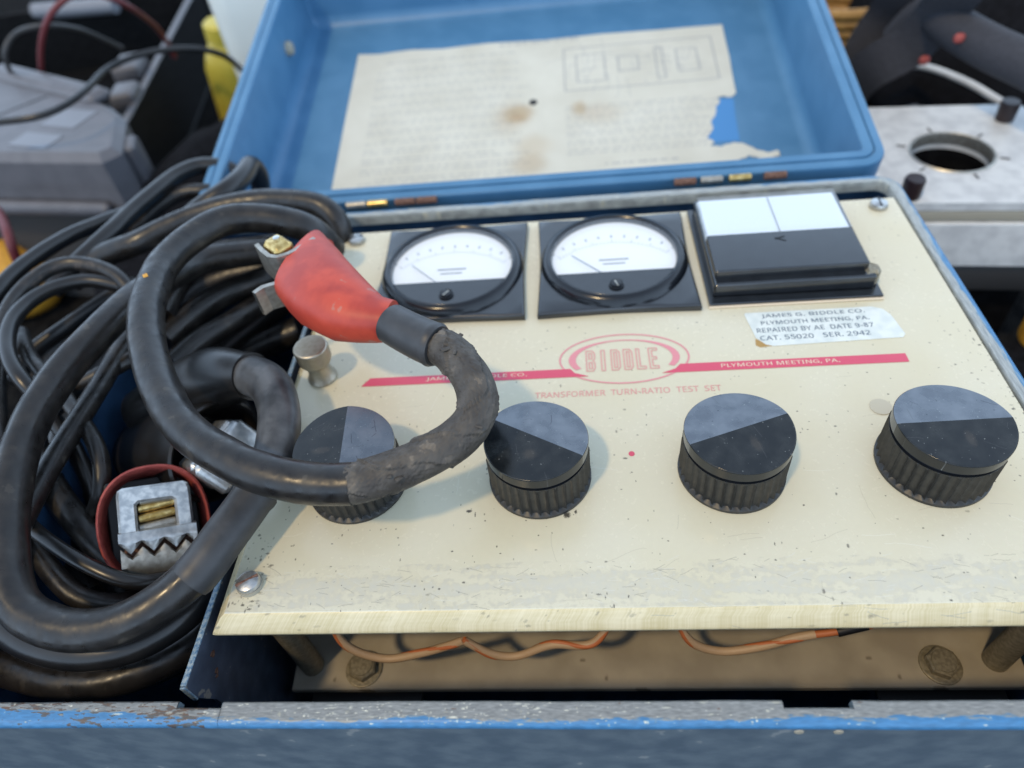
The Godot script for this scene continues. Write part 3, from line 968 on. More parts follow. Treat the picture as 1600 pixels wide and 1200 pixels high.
func build_knob(root: Node3D, x: float, ridge: float, tilt: float) -> void:
	var k := Node3D.new()
	k.name = "knob" if not root.has_node("knob") else "knob_%03d" % int(round((x + 0.0179) / 0.078))
	root.add_child(k)
	k.position = Vector3(x, 0, 0.0184)
	k.rotation.y = deg_to_rad(ridge)
	var mb := MB.new()
	var rings := []
	for p in [[0.0198, 0.0, 0.0], [0.0213, 0.0004, 0.0], [0.0213, 0.0016, 0.0], [0.0209, 0.0021, 0.3], [0.0210, 0.0026, 1.0], [0.0209, 0.0176, 1.0], [0.0206, 0.0184, 0.4], [0.0203, 0.0188, 0.0]]:
		var r := PackedVector3Array()
		for i in 288:
			var a := TAU * i / 288
			var f := pow(absf(sin(a * 18.0)), 0.55)
			var rr: float = p[0] - 0.0014 * f * p[2]
			r.append(Vector3(cos(a) * rr, p[1], sin(a) * rr))
		rings.append(r)
	loft_into(mb, rings, false, false)
	part("grip", mb.done(42.0), M.grip, k)
	part("neck", lathe([Vector2(0.0203, 0.0188), Vector2(0.0194, 0.0190), Vector2(0.0193, 0.0204), Vector2(0.0203, 0.0208)], 64), M.ring, k)
	# cap: two half discs that meet in a low ridge, one of them a bright satin inlay
	var R := 0.0207
	var n := 72
	var ridge_y := 0.0266
	var top := func(a: float) -> float: return ridge_y - absf(sin(a)) * R * tan(deg_to_rad(tilt if sin(a) < 0.0 else 2.5))
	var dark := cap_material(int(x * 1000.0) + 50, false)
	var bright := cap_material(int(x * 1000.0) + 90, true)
	for half: int in [0, 1]:
		var mb2 := MB.new()
		var tl := deg_to_rad(2.5 if half == 0 else tilt)
		var nn := Vector3(0, cos(tl), sin(tl) * (1.0 if half == 0 else -1.0))
		for i in n / 2:
			var a := PI * half + TAU * i / n
			var b := PI * half + TAU * (i + 1) / n
			var e := 0.0005
			var oa := Vector3(cos(a), 0, sin(a)); var ob := Vector3(cos(b), 0, sin(b))
			var ya := Vector3(0, float(top.call(a)), 0); var yb := Vector3(0, float(top.call(b)), 0)
			var pa := oa * (R - e) + ya; var pb := ob * (R - e) + yb
			var dn := Vector3(0, -e, 0)
			var low := Vector3(0, 0.0207, 0)
			var q := [[Vector3(0, ridge_y, 0), nn], [pa, nn], [pb, nn], [pa, nn], [oa * R + ya + dn, oa], [ob * R + yb + dn, ob], [pa, nn], [ob * R + yb + dn, ob], [pb, nn],
				[oa * R + ya + dn, oa], [oa * (R - 0.0002) + low, oa], [ob * (R - 0.0002) + low, ob], [oa * R + ya + dn, oa], [ob * (R - 0.0002) + low, ob], [ob * R + yb + dn, ob]]
			for p in q:
				mb2.v.append(p[0]); mb2.n.append(p[1]); mb2.t.append(Vector2(p[0].x, p[0].z) / (2 * R) + Vector2(0.5, 0.5))
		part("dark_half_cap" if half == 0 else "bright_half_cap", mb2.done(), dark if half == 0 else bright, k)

func cap_material(sd: int, bright: bool) -> StandardMaterial3D:
	var w := 320
	var im := Image.create(w, w, false, Image.FORMAT_RGB8)
	var ro := Image.create(w, w, false, Image.FORMAT_L8)
	var n1 := noise(0.012, 4, 400 + sd)
	for j in w:
		for i in w:
			var a := n1.get_noise_2d(i, j)
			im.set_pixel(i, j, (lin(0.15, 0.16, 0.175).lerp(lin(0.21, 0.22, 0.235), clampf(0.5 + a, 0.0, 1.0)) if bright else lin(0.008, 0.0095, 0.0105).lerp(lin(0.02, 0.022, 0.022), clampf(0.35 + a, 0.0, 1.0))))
			ro.set_pixel(i, j, Color.WHITE * clampf((0.3 if bright else 0.2) + 0.16 * a, 0.1, 0.5))
	for i in 90:
		var c := lin(0.35, 0.36, 0.34) if rng.randf() < 0.75 else lin(0.004, 0.005, 0.01)
		speck(im, rng.randf() * w, w * rng.randf_range(0.2, 1.0), rng.randf_range(0.7, 2.2), c, rng.randf_range(0.4, 0.9))
	for i in 14:
		scratch(im, rng.randf() * w, rng.randf() * w, rng.randf() * TAU, rng.randf_range(8, 60), lin(0.003, 0.003, 0.006) if i % 2 else lin(0.1, 0.1, 0.1), 0.6)
	speck(im, w * 0.55, w * 0.7, 22.0, lin(0.12, 0.09, 0.065), 0.35)
	var m := mat(Color.WHITE, 1.0)
	m.albedo_color = Color.WHITE
	m.albedo_texture = ImageTexture.create_from_image(im)
	m.roughness_texture = ImageTexture.create_from_image(ro)
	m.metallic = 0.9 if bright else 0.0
	return m

# round panel meter: square bezel, raised ring, white half dial under glass, black cover with its zero screw
func build_meter(root: Node3D, x: float, sd: int) -> void:
	var me := Node3D.new()
	me.name = "meter" if not root.has_node("meter") else "meter_001"
	root.add_child(me)
	me.position = Vector3(x, 0, -0.1207)
	var h := 0.0413
	var out := PackedVector2Array()
	for s in [[-1, -1], [1, -1], [1, 1], [-1, 1]]:   # sides slightly hollow
		var a := Vector2(s[0], s[1]) * h
		var b := Vector2(-s[1], s[0]) * h
		for i in 8:
			var t := i / 8.0
			var p := a.lerp(b, t)
			out.append(p - p.normalized() * 0.0012 * sin(PI * t))
	var mb := MB.new()
	prism_into(mb, out, 0.0002, 0.0042, 0.0012)
	part("bezel", mb.done(50.0), M.bakelite, me)
	part("ring", lathe([Vector2(0.0398, 0.0040), Vector2(0.0394, 0.0050), Vector2(0.0382, 0.0072), Vector2(0.0368, 0.0083), Vector2(0.0354, 0.0086), Vector2(0.0342, 0.0080), Vector2(0.0334, 0.0066), Vector2(0.0331, 0.0044)], 96), M.ring, me)
	var seg := PackedVector2Array()
	var chord := 0.0143
	var a0 := asin(chord / 0.0333)
	for p in ellipse(Vector2.ZERO, 0.0333, 0.0333, PI - a0, TAU + a0, 48):
		seg.append(p)
	part("dial", prism(seg, 0.0042, 0.0050), M.dial, me)
	mb = MB.new()
	var pv := Vector2(0.0, 0.0265)
	for i in 31:
		var a := lerpf(PI * 1.25, PI * 1.75, i / 30.0)
		var d := Vector2(cos(a), sin(a))
		ink_into(mb, [pv + d * 0.0395, pv + d * (0.0428 if i % 5 == 0 else 0.0412)], 0.00035, 0.0051)
	for i in 11:
		var a := lerpf(PI * 1.25, PI * 1.75, i / 10.0)
		var d := Vector2(cos(a), sin(a))
		ink_into(mb, [pv + d * 0.0450, pv + d * 0.0472], 0.0009, 0.0051)
	ink_into(mb, [Vector2(-0.008, 0.0015), Vector2(0.008, 0.0015)], 0.0012, 0.0051)
	ink_into(mb, [Vector2(-0.006, 0.0050), Vector2(0.006, 0.0050)], 0.0010, 0.0051)
	part("scale", mb.done(10.0, Vector3.UP), M.print, me)
	part("needle", tube([Vector3(-0.0225, 0.0066, -0.0022), Vector3(-0.005, 0.0066, 0.0165)], 0.0003, 6), M.print, me)
	var low := PackedVector2Array()
	for p in ellipse(Vector2.ZERO, 0.0342, 0.0342, a0, PI - a0, 32):
		low.append(p)
	part("cover", prism(low, 0.0042, 0.0078, 0.0005), M.bakelite, me)
	var pane := PackedVector2Array()
	for p in ellipse(Vector2.ZERO, 0.0342, 0.0342, PI - a0, TAU + a0, 48):
		pane.append(p)
	mb = MB.new()
	var ix := Geometry2D.triangulate_polygon(pane)
	for i in range(0, ix.size(), 3):
		mb.tri(Vector3(pane[ix[i]].x, 0.0074, pane[ix[i]].y), Vector3(pane[ix[i + 1]].x, 0.0074, pane[ix[i + 1]].y), Vector3(pane[ix[i + 2]].x, 0.0074, pane[ix[i + 2]].y))
	part("glass", mb.done(10.0, Vector3.UP), M.glass, me)
	part("zero_screw", lathe([Vector2(0.0040, 0.0077), Vector2(0.0040, 0.0087), Vector2(0.0036, 0.0089), Vector2(0.0030, 0.0083), Vector2(0.0027, 0.0083), Vector2(0.0026, 0.0091), Vector2(0.0020, 0.0093), Vector2(0, 0.0093)], 28, Vector3(-0.0002, 0, 0.0266)), M.ring, me)
	part("slot", box(Vector3(-0.0002, 0.0093, 0.0266), Vector3(0.0045, 0.0004, 0.0008), 0.0001, Basis(Vector3.UP, 0.9 + sd)), M.steel_dull, me)

func build_block_meter(root: Node3D) -> void:
	var me := Node3D.new()
	me.name = "block_meter"
	root.add_child(me)
	part("base_plate", box(Vector3(0.1868, 0.0013, -0.1232), Vector3(0.0838, 0.0022, 0.0838), 0.0004), M.bakelite, me)
	part("base_trim", box(Vector3(0.1868, 0.0007, -0.0808), Vector3(0.0842, 0.0010, 0.0012), 0.0002), M.cream_ink, me)
	part("body", box(Vector3(0.1866, 0.0062, -0.1246), Vector3(0.0782, 0.0084, 0.0760), 0.0012), M.bakelite, me)
	part("cover", box(Vector3(0.1852, 0.0118, -0.1066), Vector3(0.0738, 0.0066, 0.0306), 0.0007), M.bakelite, me)
	part("window_frame", box(Vector3(0.1856, 0.0104, -0.1404), Vector3(0.0744, 0.0030, 0.0362), 0.0004), M.steel, me)
	part("dial", box(Vector3(0.1856, 0.0122, -0.1402), Vector3(0.0722, 0.0012, 0.0348), 0.0002), M.window_dial, me)
	part("centre_line", box(Vector3(0.1868, 0.01295, -0.1402), Vector3(0.0006, 0.0003, 0.033), 0.0001), M.print, me)
	var mb := MB.new()
	var y := 0.0146
	mb.quad(Vector3(0.1487, y, -0.1584), Vector3(0.2225, y, -0.1584), Vector3(0.2225, y, -0.1222), Vector3(0.1487, y, -0.1222))
	part("glass", mb.done(10.0, Vector3.UP), M.glass, me)
	mb = MB.new()
	for i in 2:
		ink_into(mb, [Vector2(0.182, -0.1160 + i * 0.001), Vector2(0.187, -0.1130 - i * 0.004)], 0.0008, 0.0153)
	part("cross_mark", mb.done(10.0, Vector3.UP), M.black, me)
	var chip := PackedVector2Array()
	for i in 12:
		var a := TAU * i / 12
		chip.append(Vector2(cos(a), sin(a)) * rng.randf_range(0.003, 0.0055))
	part("broken_corner", prism(chip, -0.004, 0.0042, 0.0012), M.post, me, Vector3(0.2236, 0.0074, -0.0925))

func build_chassis(root: Node3D) -> void:
	var pl := part("base_plate", null, M.plate, root)
	pl.mesh = prism(PackedVector2Array([Vector2(-0.058, -0.16), Vector2(0.259, -0.16), Vector2(0.2625, 0.05), Vector2(0.2612, 0.0768), Vector2(-0.0605, 0.0768), Vector2(-0.0615, 0.055)]), -0.0835, -0.08, 0.0005)
	for x: float in [-0.0275, 0.2275]:
		var b := part("hex_bolt", null, M.post, root)
		var mb := MB.new()
		var hex := PackedVector2Array()
		for i in 6:
			hex.append(Vector2(cos(TAU * i / 6 + 0.4), sin(TAU * i / 6 + 0.4)) * 0.0068)
		prism_into(mb, hex, 0.001, 0.0048, 0.0006)
		lathe_into(mb, [Vector2(0, 0.0046), Vector2(0.0051, 0.0048), Vector2(0.0048, 0.0054), Vector2(0, 0.0057)], 24)
		b.mesh = mb.done(25.0)
		b.position = Vector3(x, -0.08, 0.0676)
		part("washer", lathe([Vector2(0.0086, 0.0), Vector2(0.0086, 0.0008), Vector2(0.0080, 0.0012), Vector2(0, 0.0012)], 28), M.post, b)
	for p in [[-0.0524, 0.0658, 0.0052], [0.2505, 0.0658, 0.0052], [-0.0395, 0.045, 0.0055], [0.237, 0.046, 0.0055], [-0.0521, -0.1586, 0.0052], [0.2505, -0.1593, 0.0052]]:
		part("post", lathe([Vector2(p[2] * 0.92, -0.0802), Vector2(p[2], -0.0796), Vector2(p[2], -0.0084), Vector2(p[2] * 0.9, -0.0080)], 24, Vector3(p[0], 0, p[1])), M.post, root)
	part("standoff", lathe([Vector2(0.0, -0.033), Vector2(0.0018, -0.033), Vector2(0.002, -0.027), Vector2(0.0045, -0.026), Vector2(0.0062, -0.021), Vector2(0.0062, -0.0084)], 24, Vector3(0.0955, 0, 0.0655)), M.brass, root)
	# wiring sagging under the panel
	var a := [V(-31, -16, 58), V(-27, -40.5, 70.6), V(-12, -52.5, 73.6), V(5, -50.5, 72.6), V(22, -42.5, 71.6), V(26, -39.5, 71.6)]
	var b2 := [V(26, -39.5, 71.6), V(36, -48.5, 73.6), V(47, -51.5, 73.6), V(62, -44.5, 71.6), V(80, -42.5, 71.6), V(92, -22, 60)]
	var c := [V(110, -25, 62), V(117, -42.5, 70.6), V(130, -50.5, 72.6), V(146, -46.5, 72.6), V(158, -40.5, 71.6), V(166, -38.5, 71.1)]
	for w in [a, b2, c]:
		var cr := part("hookup_wire", tube(w, 0.0018, 10, 0.002), M.wire_cream, root)
		var twin := []
		for i in w.size():
			twin.append(w[i] + V(0, 1.1 * cos(i * 1.9), 1.1 * sin(i * 1.9)))
		part("twisted_strand", tube(twin, 0.0011, 10, 0.002), M.wire_orange, cr)
	part("hookup_wire", tube([V(164, -38.9, 71.2), V(176, -36.5, 70.6), V(190, -32.5, 68.6), V(205, -18, 60)], 0.0015, 10, 0.002), M.wire_orange, root)
	part("wire_sleeve", tube([V(174, -36.9, 70.8), V(185, -33.9, 69.4)], 0.0022, 10, 0.002), M.black, root)
	for s in [[-0.057, -0.003], [0.205, 0.2595]]:
		part("foot_bracket", box(Vector3((s[0] + s[1]) / 2, -0.1, 0.066), Vector3(s[1] - s[0], 0.003, 0.022), 0.0006), M.grey_dark, root)

func build_binding_post(root: Node3D) -> void:
	var prof := [Vector2(0.0066, 0), Vector2(0.0072, 0.0008), Vector2(0.0070, 0.0020), Vector2(0.0060, 0.0032), Vector2(0.0056, 0.0060), Vector2(0.0054, 0.0092), Vector2(0.0058, 0.0100)]
	var bp := part("binding_post", lathe(prof, 40, Vector3(-0.0479, 0, -0.0452)), M.nickel, root)
	var mb := MB.new()
	var rings := []
	for p in [[0.0056, 0.0098, 0], [0.0070, 0.0114, 0], [0.0081, 0.0136, 1], [0.0083, 0.0205, 1], [0.0082, 0.0212, 0], [0.0077, 0.0218, 0], [0.0070, 0.0219, 0]]:
		var r := PackedVector3Array()
		for i in 160:
			var a := TAU * i / 160
			var rr: float = p[0] - (0.00018 if i % 2 else 0.0) * p[2]
			r.append(Vector3(cos(a) * rr, p[1], sin(a) * rr))
		rings.append(r)
	loft_into(mb, rings)
	part("thumb_nut", mb.done(45.0), M.nickel, bp, Vector3(-0.0479, 0, -0.0452))

# the path of every lead, in millimetres, with its radius
func leads() -> Dictionary:
	return {
	"A": [7.76, [V(-58.3,12.0,-134.1), V(-62.4,30.0,-127.5), V(-75.1,38.0,-126.9), V(-89.5,42.0,-126.3), V(-105.1,45.0,-120.7), V(-116.8,47.0,-103.1), V(-121.9,48.0,-83.6), V(-119.5,49.0,-61.5), V(-114.8,49.0,-42.1), V(-107.3,48.0,-23.9), V(-94.7,46.0,-2.2), V(-82.5,45.0,14.3), V(-71.0,44.0,25.4), V(-56.8,43.0,34.5), V(-44.0,42.0,41.1), V(-32.3,41.0,44.8), V(-21.3,40.0,46.8), V(-11.8,39.5,47.4), V(-4.9,39.0,47.0)]],
		"A_tape": [7.85, [V(-7.2,39.2,47.3), V(0.7,39.0,45.6), V(12.6,40.0,41.4), V(24.7,41.0,35.7), V(32.9,42.0,30.1), V(38.4,44.0,23.4), V(39.9,46.0,16.4), V(37.9,48.0,8.2), V(32.9,49.0,-0.7), V(27.4,49.0,-8.2), V(23.1,49.0,-12.2)]],
		"A_sleeve": [8.23, [V(22.1,49.0,-11.9), V(15.2,49.0,-16.2), V(6.9,49.0,-22.2), V(0.8,49.0,-27.0)]],
		"B": [7.81, [V(-102.7,5.0,-148.2), V(-121.6,10.0,-138.4), V(-134.4,14.0,-129.6), V(-141.5,20.0,-109.8), V(-144.2,26.0,-91.7), V(-146.8,30.0,-75.9), V(-148.6,32.0,-60.8), V(-152.0,33.0,-44.1), V(-156.6,32.0,-29.2), V(-158.7,31.0,-16.6), V(-159.9,30.0,-4.2), V(-159.7,28.0,10.3), V(-157.2,25.0,26.3), V(-153.8,22.0,40.1), V(-149.0,19.0,53.2), V(-143.6,16.0,65.6), V(-138.1,13.0,74.7), V(-131.5,10.0,81.0), V(-118.0,8.0,85.7), V(-104.2,7.0,86.2), V(-89.7,8.0,82.4), V(-77.2,10.0,74.3), V(-70.3,12.0,67.7)]],
		"B_sleeve": [8.50, [V(-70.9,11.5,69.5), V(-66.6,13.0,64.0), V(-61.9,15.0,54.9), V(-57.1,16.0,44.2), V(-52.7,17.0,33.6)]],
		"B_elbow": [9.28, [V(-53.4,16.5,35.4), V(-51.2,17.0,26.5), V(-50.1,18.0,14.2), V(-50.7,20.0,1.9), V(-54.1,22.0,-10.1), V(-61.3,22.0,-21.3), V(-72.4,19.0,-29.7), V(-83.9,14.0,-35.1)]],
		"B_boot": [14.04, [V(-73.1,18.0,-30.6), V(-83.9,14.0,-35.1), V(-99.1,6.0,-41.9), V(-116.9,-4.0,-46.6), V(-134.1,-14.0,-47.8), V(-150.9,-24.0,-46.1)]],
		"B2": [6.37, [V(-182.3,0.0,53.2), V(-166.3,-6.0,70.4), V(-143.4,-8.0,83.0), V(-120.4,-8.0,88.8), V(-101.4,-8.0,87.5), V(-90.3,-10.0,80.7), V(-81.8,-14.0,68.5), V(-78.9,-20.0,52.2), V(-78.4,-30.0,29.5)]],
		"J": [7.15, [V(-194.9,-20.0,66.2), V(-173.1,-24.0,82.7), V(-150.8,-26.0,89.4), V(-129.1,-26.0,92.8), V(-109.6,-26.0,90.9), V(-93.3,-28.0,83.1), V(-85.4,-32.0,73.5), V(-82.5,-36.0,57.5)]],
		"E1": [5.60, [V(-153.7,-10.0,-251.6), V(-160.0,0.0,-255.5), V(-170.2,6.0,-253.6), V(-182.7,8.0,-251.0), V(-192.8,9.0,-238.8), V(-198.8,10.0,-218.5), V(-205.5,10.0,-196.4), V(-210.5,10.0,-172.7), V(-217.1,9.0,-153.4), V(-224.8,6.0,-141.6), V(-232.6,2.0,-126.0)]],
		"E2": [6.86, [V(-143.2,-14.0,-248.2), V(-138.6,2.0,-246.5), V(-141.3,9.0,-245.9), V(-139.7,12.0,-224.8), V(-144.6,13.0,-205.1), V(-155.6,10.0,-197.7), V(-168.2,6.0,-185.6), V(-180.8,2.0,-168.4)]],
		"E3": [4.85, [V(-149.1,-8.0,-231.2), V(-160.9,-2.0,-232.1), V(-174.1,2.0,-228.2), V(-185.6,2.0,-228.1), V(-194.9,1.0,-222.1), V(-204.9,-2.0,-213.1), V(-216.7,-6.0,-197.8)]],
		"E4": [4.80, [V(-211.2,-4.0,-226.3), V(-220.0,2.0,-205.8), V(-229.3,6.0,-189.1), V(-238.2,9.0,-175.2), V(-246.6,11.0,-155.8), V(-252.4,12.0,-137.2), V(-254.6,12.0,-120.0), V(-254.4,10.0,-98.6), V(-246.4,4.0,-68.3), V(-236.5,-6.0,-39.8)]],
		"E5": [7.12, [V(-63.3,-6.0,-163.5), V(-61.9,4.0,-164.6), V(-63.9,11.0,-168.7), V(-72.1,16.0,-174.5), V(-85.3,18.0,-178.6), V(-107.6,18.0,-182.8), V(-128.8,18.0,-180.5), V(-148.8,17.0,-174.7), V(-168.0,15.0,-164.8), V(-186.6,12.0,-153.9), V(-210.8,6.0,-151.6), V(-229.5,-2.0,-139.7)]],
		"F": [4.14, [V(-159.5,0.0,-102.1), V(-173.0,10.0,-112.7), V(-181.5,15.0,-119.9), V(-194.9,18.0,-125.6), V(-208.3,20.0,-127.3), V(-218.0,21.0,-123.4), V(-224.8,21.0,-112.5), V(-228.6,20.0,-98.4), V(-227.2,18.0,-82.2), V(-221.4,14.0,-61.3), V(-213.5,6.0,-36.7), V(-204.6,-4.0,-11.6)]],
		"G": [3.99, [V(-174.3,8.0,-115.2), V(-186.3,13.0,-115.9), V(-198.0,16.0,-115.6), V(-209.0,18.0,-109.6), V(-216.1,20.0,-97.9), V(-218.7,21.0,-81.7), V(-213.8,21.0,-64.5), V(-203.8,20.0,-48.5), V(-192.7,17.0,-36.6), V(-188.2,12.0,-32.8), V(-181.3,2.0,-25.7), V(-173.8,-8.0,-17.7), V(-166.8,-16.0,-8.0), V(-162.5,-24.0,0.2), V(-161.2,-34.0,10.8)]],
		"H": [3.84, [V(-228.7,4.0,-87.2), V(-214.6,8.0,-69.4), V(-201.0,10.0,-55.9), V(-187.7,9.0,-44.7), V(-175.1,7.0,-33.6), V(-159.6,5.0,-18.4), V(-147.8,3.0,-5.5), V(-141.6,-1.0,6.2), V(-142.2,-8.0,16.2), V(-149.7,-18.0,19.5), V(-164.5,-34.0,21.4)]],
		"I1": [6.27, [V(-197.9,-2.0,-34.3), V(-193.9,-6.0,-20.7), V(-188.3,-8.0,-11.6), V(-176.4,-10.0,2.7), V(-163.9,-14.0,15.6), V(-148.9,-18.0,28.0), V(-138.0,-24.0,36.6), V(-130.6,-32.0,40.8)]],
		"I2": [3.19, [V(-181.5,-2.0,13.2), V(-173.9,-2.0,25.2), V(-160.0,-1.0,36.4), V(-144.4,-2.0,45.5), V(-129.1,-4.0,52.8), V(-116.6,-8.0,57.1), V(-108.6,-12.0,57.8), V(-102.1,-20.0,51.7)]],
		"I3": [4.76, [V(-184.2,-14.0,19.2), V(-176.3,-15.0,29.7), V(-164.0,-17.0,41.2), V(-152.8,-20.0,50.7), V(-141.2,-24.0,57.9), V(-128.1,-30.0,58.2), V(-117.6,-38.0,49.9)]],
		"K": [4.41, [V(-137.7,4.0,-70.4), V(-152.2,6.0,-58.9), V(-164.7,5.0,-49.7), V(-176.3,2.0,-44.7), V(-190.4,-6.0,-37.3)]],
		"M1": [7.55, [V(-106.6,-4.0,-165.4), V(-120.0,2.0,-155.3), V(-137.0,6.0,-146.6), V(-147.3,6.0,-135.8), V(-152.8,4.0,-121.6), V(-155.6,0.0,-101.8)]],
		"M2": [7.70, [V(-105.3,-18.0,-157.5), V(-113.3,-16.0,-148.1), V(-132.2,-12.0,-130.9), V(-145.2,-10.0,-110.0), V(-154.4,-10.0,-91.3)]],
		"M3": [6.80, [V(-106.3,-30.0,-153.2), V(-112.0,-26.0,-140.9), V(-122.4,-18.0,-113.8), V(-134.0,-14.0,-92.9), V(-144.2,-14.0,-74.3)]],
		"N1": [4.49, [V(-186.2,-4.0,-138.1), V(-201.4,-6.0,-126.3), V(-217.9,-8.0,-104.7), V(-233.5,-12.0,-89.1), V(-239.2,-18.0,-69.4)]],
		"N2": [8.19, [V(-184.5,-14.0,-147.2), V(-200.4,-16.0,-138.0), V(-216.9,-18.0,-120.2), V(-229.6,-20.0,-99.1), V(-236.6,-26.0,-76.6)]],
		"D1": [8.73, [V(-98.2,-36.0,-164.3), V(-126.4,-42.0,-140.8), V(-152.2,-48.0,-108.1), V(-171.4,-55.0,-73.5), V(-175.9,-62.0,-28.0)]],
		"D2": [9.19, [V(-97.4,-48.0,-136.0), V(-130.3,-54.0,-124.0), V(-162.5,-60.0,-98.2), V(-174.8,-66.0,-58.1), V(-167.5,-70.0,-16.1)]],
		"D3": [6.74, [V(-183.8,-26.0,-152.2), V(-203.7,-32.0,-101.3), V(-210.4,-36.0,-59.5), V(-200.4,-40.0,-13.7), V(-181.9,-46.0,21.1), V(-155.2,-50.0,43.4)]],
		"D4": [7.09, [V(-230.0,-42.0,-118.8), V(-196.2,-48.0,-73.8), V(-171.0,-54.0,-30.8), V(-156.0,-58.0,3.7)]],
		"D5": [8.63, [V(-112.8,-26.0,-175.2), V(-156.0,-30.0,-167.6), V(-179.5,-34.0,-142.3), V(-193.1,-40.0,-100.3)]],
		"D6": [6.14, [V(-187.7,-36.0,-2.6), V(-154.8,-44.0,29.8), V(-120.2,-48.0,55.9), V(-92.4,-55.0,51.5)]],
		"D7": [6.35, [V(-211.9,-24.0,22.6), V(-191.0,-32.0,48.5), V(-166.2,-40.0,72.1), V(-140.3,-46.0,83.3), V(-113.3,-48.0,80.5), V(-90.4,-54.0,65.6)]],
		"D8": [5.19, [V(-210.3,-8.0,-63.1), V(-204.7,-14.0,-23.4), V(-190.3,-18.0,12.8), V(-171.5,-26.0,42.5)]],
		"D9": [7.97, [V(-106.5,-46.0,-67.2), V(-126.1,-54.0,-46.6), V(-133.2,-60.0,-16.7), V(-115.1,-64.0,19.8)]],
		"D10": [5.07, [V(-159.4,6.0,-101.8), V(-158.5,8.0,-65.4), V(-158.7,8.0,-35.1), V(-159.4,8.0,-7.8), V(-159.7,8.0,17.5), V(-160.2,6.0,39.1)]],
	}

func wavy(r: float, sd: int) -> Callable:
	var n := noise(22.0, 3, sd)
	return func(l: float, _t: float, a: float) -> float: return r * (1.0 + 0.075 * n.get_noise_3d(l, 0.03 * cos(a), 0.03 * sin(a)))

func cable_mesh(pts: Array, r: float, sd: int, seg := 20) -> ArrayMesh:
	var mb := MB.new()
	tube_into(mb, curve(pts, 0.003), wavy(r * 0.001, sd), seg)
	return mb.done()

